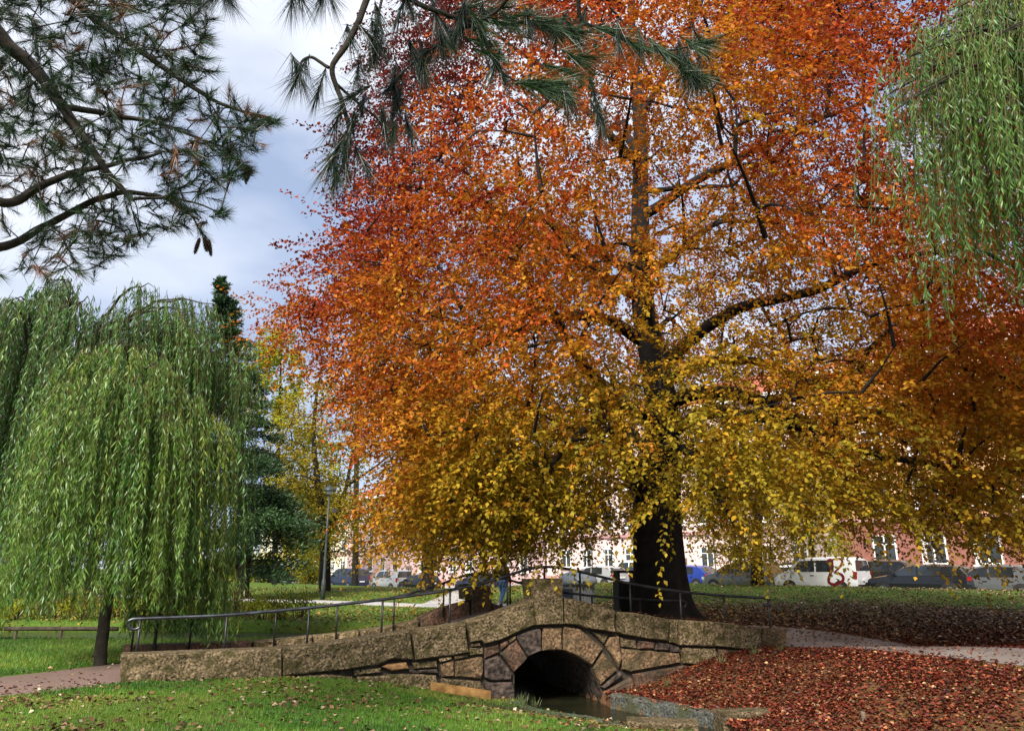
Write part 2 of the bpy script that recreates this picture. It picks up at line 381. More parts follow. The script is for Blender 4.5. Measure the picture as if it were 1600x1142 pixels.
# ------------------------------------------------------------------ stone bridge
bridge = empty('stone_bridge', (*(WA + WU * WL / 2 + WN * BW / 2), -.5))
tag(bridge, 'small humped bridge of rough granite blocks arching over the stream', 'bridge')
def stone(poly, name, material, parent=bridge, front=0.0, back=.4, rough=.02, world=None):
    """poly: outline [(u, z)] on a face; front: how far proud; back: depth behind the face; world(u, v, z) -> point"""
    world = world or bw
    poly = np.array(poly, float); n0 = len(poly)
    ar = sum(poly[i][0] * poly[(i + 1) % n0][1] - poly[(i + 1) % n0][0] * poly[i][1] for i in range(n0))
    if ar < 0: poly = poly[::-1]
    pts = []
    for i in range(n0):
        a, b = poly[i], poly[(i + 1) % n0]; k = max(1, int(np.linalg.norm(b - a) / .11))
        for j in range(k): pts.append(a + (b - a) * j / k)
    pts = np.array(pts); n = len(pts); c = pts.mean(0)
    t = nrm(np.roll(pts, -1, 0) - np.roll(pts, 1, 0)); inn = np.stack([-t[:, 1], t[:, 0]], 1)
    j = lambda a: (rng.random(n) - .5) * a
    size = math.sqrt(abs(ar) / 2); bev = min(.022, size * .1)
    p0 = pts + inn * (.001 + np.abs(j(.012)))[:, None]
    p1 = p0 + inn * bev
    from mathutils.geometry import delaunay_2d_cdt
    lo, hi = p1.min(0), p1.max(0); sp = .06 if size > .3 else .045
    grid = np.array([[x + (k % 2) * sp / 2, y] for k, y in enumerate(np.arange(lo[1] + sp * .6, hi[1], sp)) for x in np.arange(lo[0] + sp * .5, hi[0], sp)]).reshape(-1, 2)
    if len(grid):
        grid = grid + (rng.random(grid.shape) - .5) * sp * .5
        dg, ig = polydist(grid, p1); grid = grid[ig & (dg > sp * .45)]
    allp = np.concatenate([p1, grid]) if len(grid) else p1
    co, _, fc, _, _, _ = delaunay_2d_cdt([Vector(p) for p in allp], [], [list(range(n))], 1, 1e-6)
    co = np.array([tuple(c) for c in co]); ph = rng.random() * 50
    dep = -front - .008 - (fbm(co[:, 0] * 4.5 + ph, co[:, 1] * 4.5, ph, 3) - .45) * rough * 2.6 + (rng.random(len(co)) - .5) * rough * .35
    V = [world(a[0], back, a[1]) for a in p0] + [world(a[0], -front + bev, a[1]) for a in p0] + [world(a[0], d_, a[1]) for a, d_ in zip(co, dep)]
    fs = [(i * n + q, i * n + (q + 1) % n, (i + 1) * n + (q + 1) % n, (i + 1) * n + q) for i in range(2) for q in range(n)]
    fs += [tuple(2 * n + i for i in f) for f in fc] + [tuple(range(n))[::-1]]
    b = MB(); b.add(V, fs); return b.build(name, material, parent)
def wp(*pp): return [wall(x, y) for x, y in pp]
st, sb_, sr, sdk, so = M['stone'], M['stone_b'], M['stone_r'], M['stone_d'], M['stone_o']
COP = [[(188, 1022), (320, 1017), (440.5, 1012), (441.3, 1053), (441.3, 1068), (188, 1078)],
       [(441, 1012), (480, 1008), (560, 997), (640, 984.5), (646, 1030), (613, 1029), (590, 1038), (552, 1044), (509, 1049), (441.6, 1055)],
       [(643, 984), (686, 979), (725.5, 973), (732, 1019), (683, 1026.5), (649, 1030.5)],
       [(728, 972), (770, 959), (803, 947), (833, 936), (835.5, 975.5), (780, 1000), (756, 1006), (750, 1001), (735, 1003)],
       [(880, 933), (911, 939), (937, 945.5), (960, 953.5), (959, 988), (926, 983.5), (899, 977), (880, 974)],
       [(962.5, 954.5), (997, 957.5), (1043, 966), (1043, 1001.5), (1014, 998.5), (968, 991), (963, 987)],
       [(1045.5, 967), (1058, 968), (1058, 1007), (1045.5, 1003)],
       [(1060, 968), (1136, 972.5), (1187, 980), (1188, 1016), (1120, 1010), (1061, 1007.5)],
       [(1190, 980.5), (1227, 982), (1228, 1022), (1190, 1022)]]
for i, p in enumerate(COP): stone(wp(*p), 'coping_stone', [st, st, st, st, st, st, st, M['stone'], sb_][i], front=.05, back=.36, rough=.055)
# joint blocks under the copings: (outline, material)
WS = [([(552.6, 1046), (595, 1043), (596, 1051), (554, 1056)], st), ([(596, 1042), (606, 1036.5), (635, 1034), (639, 1044.5), (614, 1048)], so),
      ([(643.6, 1034.7), (682.6, 1031.5), (684, 1043), (647, 1046)], st), ([(684, 1027.5), (705, 1025), (706, 1030), (687.5, 1035)], st),
      ([(689, 1037), (708.6, 1031.5), (711, 1057), (692, 1057)], sb_), ([(557.5, 1057), (632, 1052), (682, 1054.5), (685, 1066), (684, 1092), (606, 1092), (556, 1082)], st),
      ([(640, 1047), (683, 1044.5), (686, 1052), (641, 1052)], sdk),
      ([(690, 1059), (752, 1064), (756, 1073), (764, 1098), (688, 1096)], st), ([(710, 1025), (730, 1021), (731.5, 1026), (711.5, 1030.5)], sb_),
      ([(734.6, 1012), (755, 1011), (755.6, 1021.7), (734, 1024.5)], st), ([(736.7, 1003.8), (749.3, 1003), (750, 1009), (737.4, 1010.3)], sb_),
      ([(713, 1032), (752, 1025.5), (755.6, 1028), (755.6, 1049.7), (752, 1061), (712, 1057)], sb_), ([(757.7, 1012), (778.7, 1005.5), (782, 1019), (757.7, 1028.7)], sr),
      ([(781, 1006), (792, 999.5), (795, 1006), (783, 1015)], sr), ([(793.5, 999), (804.5, 992.5), (805.5, 997.5), (796, 1005)], sb_),
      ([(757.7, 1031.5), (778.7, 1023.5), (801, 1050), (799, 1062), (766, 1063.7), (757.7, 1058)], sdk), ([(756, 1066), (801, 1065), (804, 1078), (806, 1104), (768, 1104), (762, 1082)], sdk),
      ([(924, 987), (952, 990.5), (944, 1006)], st), ([(946, 1007.5), (954, 995), (967, 993), (972, 1028), (967.5, 1044)], sb_),
      ([(970, 995), (994, 999.5), (996, 1013.5), (972, 1010.7)], st), ([(997, 1000), (1024, 1002), (1022, 1013.5), (998, 1013.5)], sr), ([(1025, 1002.5), (1045, 1004.5), (1046, 1017), (1024, 1015)], sdk),
      ([(972, 1013), (1028, 1017), (1062, 1020), (1065, 1035), (1020, 1044), (984, 1050), (973, 1046)], sb_), ([(1047, 1006), (1060, 1010), (1064, 1019), (1048, 1018)], sdk),
      ([(1066, 1011.5), (1118, 1012.5), (1122, 1024), (1090, 1040), (1068, 1036)], st), ([(1122, 1013), (1187, 1018.5), (1188, 1038), (1126, 1034)], sb_),
      ([(988, 1053), (1069, 1039), (1090, 1042), (1080, 1066), (1000, 1090), (992, 1070)], sr), ([(444, 1057), (508, 1051.5), (551, 1056), (555, 1076), (444, 1082)], st)]
for p, m_ in WS: stone(wp(*p), 'wall_stone', m_, front=float(rng.uniform(-.012, .02)), back=.3, rough=.04)
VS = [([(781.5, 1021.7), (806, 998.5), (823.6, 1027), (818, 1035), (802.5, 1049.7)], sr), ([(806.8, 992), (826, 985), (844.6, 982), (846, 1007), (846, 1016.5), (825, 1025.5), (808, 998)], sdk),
      ([(847.3, 979.5), (877.5, 979.5), (877.5, 1015), (847, 1016.5)], sb_), ([(879.5, 978), (905, 981.6), (942, 1012.5), (924, 1039.5), (900, 1025), (879.5, 1015.5)], sb_),
      ([(942, 1018), (964, 1046), (938.5, 1069), (926, 1044)], sb_), ([(939, 1072), (970, 1049), (973, 1055), (943, 1077)], sdk), ([(944, 1079.5), (986, 1058), (990.5, 1066), (990, 1100), (952, 1106)], sr)]
for p, m_ in VS: stone(wp(*p), 'arch_stone', m_, front=.025, back=.32, rough=.035)
# centre pillars
stone(wp((828, 904), (876.5, 903), (878, 975.5), (836.8, 976)), 'pillar', st, front=.09, back=.42, rough=.03)
# far parapet: its inner face
FO = BW - .36
def wf(*pp): return [wall(x, y, FO) for x, y in pp]
def fw(u, v, z): return bw(u, FO + v, z)
FAR = [([(192, 1009), (300, 1005), (393, 1002), (394, 1020), (192, 1030)], sr), ([(396, 1001.5), (440, 998), (488, 993), (489, 1016), (396, 1022)], st), ([(490, 993), (526, 989.5), (561, 985), (562, 1014), (490, 1018)], st),
       ([(563, 985), (610, 978), (655, 968.5), (656, 1005), (563, 1015)], st), ([(657, 966), (675, 957), (692, 949.5), (734, 938), (736, 990), (657, 1004)], sr),
       ([(768, 941), (792, 948), (850, 962), (852, 1000), (770, 996)], sr), ([(852, 962), (920, 972), (985, 980), (985, 1012), (852, 1000)], st), ([(987, 980), (1060, 985), (1110, 987), (1110, 1015), (987, 1012)], st)]
for p, m_ in FAR: stone(wf(*p), 'coping_stone', m_, world=fw, front=.0, back=.36, rough=.03)
stone(wf((735, 917), (764, 915.5), (767.5, 925), (768, 992), (737, 992)), 'pillar', sr, world=fw, front=.05, back=.42, rough=.03)
b_ = stone(wf((722, 914), (732, 911.5), (739, 917), (740, 934), (733, 938), (723, 936)), 'boulder', st, world=fw, front=.06, back=.3, rough=.04)
# core with a barrel vault
ARCH = wp((806, 1118), (803, 1060), (806, 1048), (820, 1033), (826, 1026), (846, 1017.5), (879, 1016.5), (900, 1026), (923, 1040.5), (937, 1070), (947, 1098), (950, 1118))
TOP = [(a[0], a[1] - .10) for a in wp((190, 1030), (440, 1022), (640, 997), (728, 985), (834, 952), (880, 950), (960, 968), (1044, 978), (1187, 992), (1226, 996))]
def coping_top(u):
    t = wp((188, 1022), (320, 1017), (440, 1012), (560, 997), (640, 984), (728, 972), (834, 936), (880, 933), (960, 954), (1044, 966.5), (1136, 973), (1190, 981), (1227, 982))
    return np.interp(u, [a[0] for a in t], [a[1] for a in t])
core = MB()
bot = -1.1
au = [a[0] for a in ARCH]; az = [a[1] for a in ARCH]; az[0] = az[-1] = bot
us = sorted(set([.06] + [t[0] for t in TOP[1:-1]] + au + [WL - .06]))
def topz(u): return float(np.interp(u, [t[0] for t in TOP], [t[1] for t in TOP]))
def botz(u):
    if u <= au[0] or u >= au[-1]: return bot
    return float(np.interp(u, sorted(au), [z for _, z in sorted(zip(au, az))]))
us = [u for u in us]
for v0 in (.07, BW - .10):
    core = MB()
    for a, b in zip(us[:-1], us[1:]):
        core.add([bw(a, v0, botz(a + 1e-4)), bw(b, v0, botz(b - 1e-4)), bw(b, v0, topz(b)), bw(a, v0, topz(a))], [(0, 1, 2, 3)])
    core.build('core_wall', M['void'], bridge)
vt = MB()
for i in range(len(ARCH) - 1):
    a, b = ARCH[i], ARCH[i + 1]
    vt.add([bw(a[0], .06, az[i]), bw(b[0], .06, az[i + 1]), bw(b[0], BW - .06, az[i + 1]), bw(a[0], BW - .06, az[i])], [(0, 1, 2, 3)])
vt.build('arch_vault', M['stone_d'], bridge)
dk = MB(); du = np.linspace(.02, WL + .25, 60); dv = np.linspace(.05, BW - .05, 8)
dz_ = coping_top(du) - .36; dz_ = np.where(du < 3, np.maximum(dz_, .03), dz_)
V = [bw(u, v, z + .02 * math.sin(v / BW * math.pi)) for u, z in zip(du, dz_) for v in dv]
dk.add(V, [(i * 8 + j, i * 8 + j + 1, (i + 1) * 8 + j + 1, (i + 1) * 8 + j) for i in range(59) for j in range(7)])
dk.build('deck', M['gravel2'], bridge, smooth=True)

# ------------------------------------------------------------------ railings
def railing(label, railpx, posts, off, sink, curlL=None, curlR=None):
    root = empty('handrail', (*(WA + WU * WL / 2 + WN * off), 0)); tag(root, label, 'railing')
    pts = np.array([wall(x, y, off) for x, y in railpx])
    P = [bw(u, off, z) for u, z in pts]
    # smooth
    s = np.concatenate([[0], np.cumsum(np.linalg.norm(np.diff(P, axis=0), axis=1))]); ss = np.linspace(0, s[-1], 90); P = np.array([np.interp(ss, s, np.array(P)[:, k]) for k in range(3)]).T
    for _ in range(6): P[1:-1] = (P[:-2] + 2 * P[1:-1] + P[2:]) / 4
    def curl(p, sgn):
        o = []
        d = np.array([WU[0], WU[1], 0]) * sgn
        for a in np.linspace(0, 1.35 * math.pi, 12): o.append(p + d * (.075 * math.sin(a)) * (1.6 if a < 1.5 else 1.2) + np.array([0, 0, -.075 * (1 - math.cos(a))]))
        return o
    pl = list(P)
    if curlL: pl = curl(P[0], -1)[::-1][:-1] + pl
    if curlR: pl = pl + curl(P[-1], 1)[1:]
    MB().tube(pl, .025, 8).build('rail', M['rail_top'], root, smooth=True)
    for px, zb in posts:
        u = wall(px, 940, off)[0]; k = np.argmin(np.abs((P[:, :2] - WA) @ WU - u)); zt = P[k][2] - .005
        MB().tube([bw(u, off, zb if zb is not None else coping_top(u) - sink), bw(u, off, zt)], .019, 8).build('post', M['iron'], root, smooth=True)
    return root
railing('iron handrail with upright posts bolted inside the front granite parapet', [(212, 966.5), (357, 961), (484, 949.5), (598, 936.5), (702, 922), (760, 910), (793, 899), (825, 887.5), (851, 883.5), (880, 886), (907, 893), (985, 912), (1063, 924.5), (1131, 930.5), (1197, 934)],
        [(223, None), (357, None), (484, None), (598, None), (703, None), (793, None), (851, wall(851, 906, .2)[1]), (907, None), (985, None), (1063, None), (1131, None), (1200, None)], .40, .28, True, True)
railing('iron handrail with upright posts along the rear granite parapet', [(208, 963), (303, 961.5), (433, 954), (528, 945), (616, 934), (693, 912), (720, 899), (742, 894), (765, 896), (796, 906), (850, 921), (925, 931), (1000, 936), (1066, 939)],
        [(214.5, .02), (303, .10), (433, .12), (528, .22), (616, .34), (693, .6), (797, .62), (925, .38), (1000, .3), (1062, .25)], BW - .42, .3, False, True)

# ------------------------------------------------------------------ stream kerbs and small timber
kerbs = empty('stream_kerb', (1.5, 12.2, -.8)); tag(kerbs, 'rough granite kerb blocks lining the narrow stream in front of the arch', 'kerb')
def kerb_block(a, b, top, h, w, material=M['stone_g'], parent=kerbs):
    a, b = np.array(a, float), np.array(b, float); Ln = np.linalg.norm(b - a); d = (b - a) / Ln; n = np.array([-d[1], d[0]])
    def world(u, v, z): p = a + d * u + n * (w / 2) * 0 + n * v; return np.array([p[0], p[1], z])
    return stone([(0, top - h), (Ln, top - h), (Ln, top + rng.uniform(-.01, .01)), (Ln * .5, top + rng.uniform(-.015, .015)), (0, top)], 'kerb_stone', material, parent, front=.0, back=w, rough=.025, world=world)
# right bank (inner face towards the stream), then left bank
def kerb_line(L_, top, w, flip, h=.42):
    for a, b in zip(L_[:-1], L_[1:]):
        if flip: kerb_block(b, a, top, h, w)
        else: kerb_block(a, b, top, h, w)
kerb_line(np.array([[1.66, 13.62], [2.36, 12.72], [3.05, 11.82]]), -.47, .24, False)
kerb_line(np.array([[.12, 13.15], [.44, 12.42], [1.08, 11.9], [1.75, 11.28]]), -.50, .2, True)
kerb_block((3.0, 11.5), (4.55, 11.75), -.40, .4, .35, M['stone'])
kerb_block((1.55, 11.0), (2.5, 10.85), -.42, .35, .4, M['stone'])
pl = MB(); a, b = wall(672, 1064, -.09), wall(765, 1078, -.09)
A_, B_ = bw(a[0], -.11, a[1]), bw(b[0], -.11, b[1]); up = np.array([0, 0, -.135]); th = np.array([*(WN * -.03), 0])
pl.add([A_, B_, B_ + up, A_ + up, A_ + th, B_ + th, B_ + up + th, A_ + up + th], [(0, 1, 2, 3), (7, 6, 5, 4), (0, 4, 5, 1), (3, 2, 6, 7), (0, 3, 7, 4), (1, 5, 6, 2)])
tag(pl.build('plank', M['wood']), 'fresh yellow timber plank leaning against the bridge wall beside the arch', 'plank')
g = ground(1350, 1128); tag(MB().tube([g - [0, 0, .2], g + [0, 0, .11], g + [.004, 0, .118]], [.028, .027, .02], 7).build('stake', M['oldwood']), 'short wooden stake stuck in the red leaves on the bank', 'stake')
# low timber rail by the pond
rl = empty('edge_rail', (-11, 17.6, 0)); tag(rl, 'low weathered timber rail on short posts along the pond edge', 'low rail')
a, b = np.array([-17.5, 17.6]), np.array([-9.0, 18.0])
za = .24
MB().tube([(a[0], a[1], za - .02), ((a[0] + b[0]) / 2, (a[1] + b[1]) / 2, za + .01), (b[0], b[1], za - .01)], .05, 8).build('beam', M['oldwood'], rl, smooth=True)
for s in np.linspace(.03, .97, 9):
    p = a + (b - a) * s; MB().tube([(p[0], p[1], T1(*p) - .2), (p[0], p[1], za - .045)], .036, 7).build('post', M['oldwood'], rl)

# ------------------------------------------------------------------ leaves, twigs, trees
def leaves(name, P, D, N, Ln, Wd, cols, material, parent, fold=.25, shape=.45, blade=False):
    """one folded two-triangle leaf per row: P base, D direction, N normal"""
    P, D, N = np.asarray(P), nrm(np.asarray(D)), np.asarray(N)
    B = nrm(np.cross(D, N)); N = np.cross(B, D); n = len(P)
    Ln = np.broadcast_to(Ln, (n,))[:, None]; Wd = np.broadcast_to(Wd, (n,))[:, None]
    if blade:                                  # one slim triangle each
        V = np.stack([P - B * Wd / 2, P + B * Wd / 2, P + D * Ln], 1).reshape(-1, 3)
        return link(name, rawmesh(name, V - (wpos(parent) if parent is not None else 0), [np.arange(n * 3, dtype=np.int32).reshape(-1, 3)], material, np.asarray(cols)), parent)
    mid = P + D * Ln * shape + N * Wd * fold
    V = np.stack([P, mid - B * Wd / 2, P + D * Ln, mid + B * Wd / 2], 1).reshape(-1, 3)
    i = np.arange(n, dtype=np.int32)[:, None] * 4
    F_ = np.stack([np.concatenate([i, i + 2, i + 1], 1), np.concatenate([i, i + 3, i + 2], 1)], 1).reshape(-1, 3)
    return link(name, rawmesh(name, V - (wpos(parent) if parent is not None else 0), [F_], material, np.repeat(np.asarray(cols), 2, axis=0)), parent)
def randunit(n):
    v = rng.normal(size=(n, 3)); return nrm(v)
class Skel:
    """branch skeleton: hand-set limbs, then every target point is joined to the nearest limb"""
    def __init__(s): s.P = []; s.ch = []          # node positions; chains of (points, order)
    def limb(s, pts, r0, r1, sub=8, wig=.0):
        pts = np.asarray(pts, float); n = (len(pts) - 1) * sub + 1; t = np.linspace(0, len(pts) - 1, n)
        c = np.array([np.interp(t, np.arange(len(pts)), pts[:, k]) for k in range(3)]).T
        for _ in range(sub): c[1:-1] = (c[:-2] + 2 * c[1:-1] + c[2:]) / 4
        if wig: c[1:] += (np.array([fbm(t[1:] * 1.7 + 31 * k + pts[0, 0], t[1:] * 0 + pts[0, 2] + k) for k in range(3)]).T - .5) * wig
        s.ch.append((c, np.linspace(r0, r1, n))); s.P += list(c); return c
    def join(s, targets, root, r0=.03, r1=.006, step=.6, droop=.12, wig=.15, pull=.35):
        A = np.array(s.P); targets = np.asarray(targets); root = np.asarray(root, float)
        dd = np.linalg.norm(targets[:, None, ::1] - A[None, ::max(1, len(A) // 300)], axis=2).min(1); order = np.argsort(dd)
        cap = len(A) + len(targets) * 14; buf = np.zeros((cap, 3)); buf[:len(A)] = A; m = len(A); dirs = {}
        for ti in order:
            tg = targets[ti]; d = np.linalg.norm(buf[:m] - tg, axis=1)
            rd = np.linalg.norm(buf[:m] - root, axis=1); tr = np.linalg.norm(tg - root)
            cost = d + pull * np.maximum(0, rd - tr + d * .55)
            j = int(np.argmin(cost)); a = buf[j]; dist = d[j]
            k = max(2, min(13, int(dist / step) + 1)); t = np.linspace(0, 1, k + 1)[:, None]
            mid = (a + tg) / 2 + np.array([0, 0, droop * dist]) + (rng.random(3) - .5) * wig * dist
            c = a * (1 - t) ** 2 + 2 * mid * t * (1 - t) + tg * t ** 2
            rr = r0 * min(1.6, .45 + dist / 3.0)
            s.ch.append((c, np.linspace(rr, r1, k + 1)))
            if m + k < cap: buf[m:m + k] = c[1:]; m += k
        s.P = list(buf[:m])
    def build(s, name, material, parent, big=9, small=4, thr=.05, keep=None):
        Vs, Qs, n0 = [], [], 0
        for c, r in s.ch:
            n = big if r[0] > thr else small
            mb = MB(); mb.tube(c, r, n, cap=True)
            V = np.concatenate(mb.v); k = (len(c) - 1) * n
            Vs.append(V); Qs.append(np.array(mb.f[:k]) + n0); n0 += len(V)
        V = np.concatenate(Vs) - wpos(parent)
        return link(name, rawmesh(name, V, [np.concatenate(Qs)], material, smooth=True), parent)
def palette(s, stops):
    s = np.clip(s, 0, 1); xs = [a for a, _ in stops]; c = np.array([b for _, b in stops])
    return np.stack([np.interp(s, xs, c[:, k]) for k in range(3)], 1)

# ------------------------------------------------------------------ the great beech
BX, BY = 3.72, 19.6; BZ = T1(BX, BY)
beech = empty('beech_tree', (BX, BY, BZ)); tag(beech, 'huge beech with dark trunk and orange, gold and red autumn leaves', 'tree')
tr = MB(); hs = np.array([-.3, 0, .12, .3, .6, 1.1, 1.8, 2.8, 4.0])
fl = np.array([1.25, 1.0, .86, .77, .70, .655, .63, .60, .56])
n = 40; th = np.arange(n) * 2 * math.pi / n
V = []
for h_, r_ in zip(hs, fl):
    flute = 1 + (.16 * np.exp(-max(h_, 0) * 1.6) + .035) * (np.cos(th * 5 + 1) + .6 * np.cos(th * 8 + 2)) / 1.3
    V += [[BX + r_ * f * math.cos(t), BY + r_ * f * math.sin(t), BZ + h_] for t, f in zip(th, flute)]
m_ = len(hs)
tr.add(V, [(i * n + j, i * n + (j + 1) % n, (i + 1) * n + (j + 1) % n, (i + 1) * n + j) for i in range(m_ - 1) for j in range(n)])
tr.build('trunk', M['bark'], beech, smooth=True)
sk_ = Skel()
root = np.array([BX, BY, 4.0])
main = sk_.limb([at(1031, 838, BY), at(1034, 740, 19.6), at(1036, 640, 19.7), at(1022, 560, 19.9), at(1003, 480, 20.2), at(1000, 330, 20.6), at(1002, 200, 21), at(985, 60, 21.3), at(990, -60, 21.5)], .57, .09, 6)
LIMBS = [  # pixel, depth points, radii
    ([(1026, 800, 19.4), (985, 740, 18.9), (962, 680, 18.5), (955, 620, 18.0), (905, 560, 17.2), (860, 480, 16.6), (800, 400, 16)], .30, .05),
    ([(1000, 530, 20.0), (955, 500, 19.2), (905, 488, 18.2), (840, 500, 17), (760, 540, 16.0), (680, 560, 15.4)], .19, .03),
    ([(1000, 470, 20.2), (940, 430, 19.6), (860, 380, 19), (780, 330, 18.4), (690, 300, 18), (620, 290, 17.8)], .17, .03),
    ([(860, 480, 18.0), (800, 500, 17.6), (745, 520, 17.4), (715, 470, 17.2), (690, 420, 17.2), (650, 380, 17.2)], .10, .025),
    ([(745, 520, 17.4), (680, 490, 17.4), (600, 480, 17.6), (530, 490, 17.8), (460, 500, 18)], .07, .02),
    ([(1036, 640, 19.7), (1075, 612, 19.0), (1145, 612, 17.9), (1195, 630, 17.0), (1250, 655, 16.2), (1305, 680, 15.6), (1370, 715, 14.8), (1440, 720, 14.2), (1520, 740, 13.6)], .21, .04),
    ([(1034, 690, 19.6), (1080, 650, 18.8), (1130, 642, 17.8), (1200, 655, 16.6), (1270, 672, 15.8), (1330, 660, 15.0), (1420, 630, 14.2)], .19, .04),
    ([(1025, 580, 19.8), (1085, 525, 19.2), (1140, 485, 18.6), (1200, 470, 18), (1290, 450, 17.2), (1350, 415, 16.8), (1430, 395, 16.4), (1520, 390, 16)], .20, .04),
    ([(1030, 600, 19.7), (1110, 560, 18.4), (1180, 560, 17.4), (1260, 600, 16.2), (1340, 610, 15.2), (1440, 570, 14.4)], .16, .03),
    ([(1002, 340, 20.6), (1060, 300, 20.2), (1125, 262, 19.8), (1200, 225, 19.4), (1260, 190, 19.2), (1340, 168, 19), (1400, 120, 19)], .17, .03),
    ([(1002, 300, 20.7), (1060, 295, 20.0), (1110, 290, 19.2), (1150, 290, 18.7), (1165, 265, 18.4)], .09, .03),
    ([(1000, 260, 20.8), (940, 200, 20), (880, 130, 19.4), (800, 70, 19), (720, 20, 18.6)], .14, .03),
    ([(1002, 180, 21), (1050, 100, 20.6), (1090, 20, 20.2), (1120, -60, 20)], .12, .03),
    ([(1036, 660, 19.5), (1000, 640, 17.5), (960, 640, 15.5), (900, 680, 13.6), (850, 740, 12.4)], .16, .03),
    ([(1036, 700, 19.4), (1060, 690, 17.2), (1090, 720, 15.2), (1120, 770, 13.6), (1150, 820, 12.6)], .14, .03),
    ([(1010, 500, 20), (1020, 420, 17.8), (1000, 380, 15.8), (960, 380, 14)], .15, .03),
    ([(1300, 672, 15.6), (1350, 560, 14.6), (1380, 520, 14), (1450, 480, 13.6)], .07, .02),
]
for pts, a, b in LIMBS: sk_.limb([at(*p) for p in pts], a, b, 6, .12)
# behind-the-trunk limbs
for ang, zz, rr_ in ((70, 9, 8), (110, 7, 8.5), (40, 12, 8), (140, 12, 7.5), (20, 6, 9), (90, 16, 6)):
    e = np.array([BX + rr_ * math.cos(R(ang)), BY + rr_ * math.sin(R(ang)), zz + 1.5]); s0 = np.array([BX, BY + .3, zz - 2.5])
    sk_.limb([s0, (s0 + e) / 2 + [0, 0, 1.2], e], .15, .03, 8, .3)
# crown envelope
PZ = [1.7, 2.4, 3.2, 5, 7.5, 10, 13, 17, 21, 25, 27]; PR = [5.5, 7.4, 8.2, 8.8, 9.0, 8.7, 8.2, 7.3, 5.8, 3.4, .6]
def crown_r(ang, z):
    c = np.cos(ang)
    r = np.interp(z, PZ, PR) * (1 + .17 * np.clip(c, 0, 1)) * (.86 + .28 * fbm(ang * 2.2 + 4, z * .33, 2.0))
    r = r + 2.0 * np.exp(-((z - 7.9) / .8) ** 2) * np.exp(-((ang - math.pi) / .45) ** 2)      # low spreading branch on the left
    r = r - 2.5 * np.exp(-((z - 4.4) / 2.0) ** 2) * np.exp(-((ang - math.pi) / .6) ** 2)
    r = r - .9 * np.exp(-((z - 10.6) / 1.1) ** 2) * np.exp(-((ang - math.pi) / .5) ** 2)
    return r
tg = []
while len(tg) < 6100:
    k = 4000; z = 1.9 + 22 * rng.random(k) ** 1.45; ang = rng.uniform(0, 2 * math.pi, k)
    r = crown_r(ang, z) * (.22 + .78 * rng.random(k) ** .55)
    x, y = BX + r * np.cos(ang), BY + r * np.sin(ang)
    keep = rng.random(k) < (r / 9) ** .5
    keep &= fbm(x * .42, y * .42, z * .55, 2) > .36 + .07 * rng.random(k) + .06 * S((z - 7) / 6)
    keep &= z < EYE + .86 * y + 1.2                                     # what rises out of the view stays sparse
    bottom = 2.0 + .9 * np.exp(-((x - BX) / 2.2) ** 2) + .75 * S((x - BX - .5) / 1.5) * (1 - .7 * S((x / y - .52) / .12)) + .5 * (fbm(x * .6, y * .6, 7.) - .5)
    keep &= z > bottom
    keep &= ~((y > BY + 2) & (rng.random(k) < .45))
    keep &= ~((np.hypot(x - BX, y - BY) < 2.2) & (z < 7))
    tg += list(np.stack([x, y, z], 1)[keep])
tg = np.array(tg)
# gaps in the foliage where the great limbs show
def project(P):
    y = P[:, 1] * CT + (P[:, 2] - EYE) * ST; zc = -P[:, 1] * ST + (P[:, 2] - EYE) * CT
    return np.stack([PW / 2 + F * P[:, 0] / y, PH / 2 - F * zc / y], 1), P[:, 1]
fill = [at(rng.uniform(1060, 1620), rng.uniform(560, 785), rng.uniform(12, 19)) for _ in range(360)] + [at(rng.uniform(640, 1000), rng.uniform(600, 805), rng.uniform(12.5, 19)) for _ in range(260)] + [at(rng.uniform(900, 1160), rng.uniform(420, 780), rng.uniform(12, 16.5)) for _ in range(70)]
tg = np.concatenate([tg[:5750], fill])
pxy, dep = project(tg); drop = np.zeros(len(tg), bool)
shown = [LIMBS[i][0][j:k_] for i, j, k_ in ((5, 1, 9), (6, 1, 6), (9, 1, 6), (7, 2, 7), (3, 2, 6), (1, 1, 3))] + [[(1036, 640, 19.7), (1022, 560, 19.9), (1003, 480, 20.2)], [(1000, 740, 19), (962, 680, 18.5)], [(1034, 840, 19.6), (1034, 700, 19.6)]]
for ln in shown:
    L2 = np.array([q[:2] for q in ln], float); dd_ = polyline_d(pxy, L2); dm = np.mean([q[2] for q in ln])
    drop |= (dd_ < 27) & (dep < dm + .3) & (rng.random(len(tg)) < .70)
tg = tg[~drop]; tg = tg[rng.permutation(len(tg))]
sk_.join(tg[:1500], root, .045, .008, .7, .10, .16)
sk_.build('branches', M['bark'], beech)
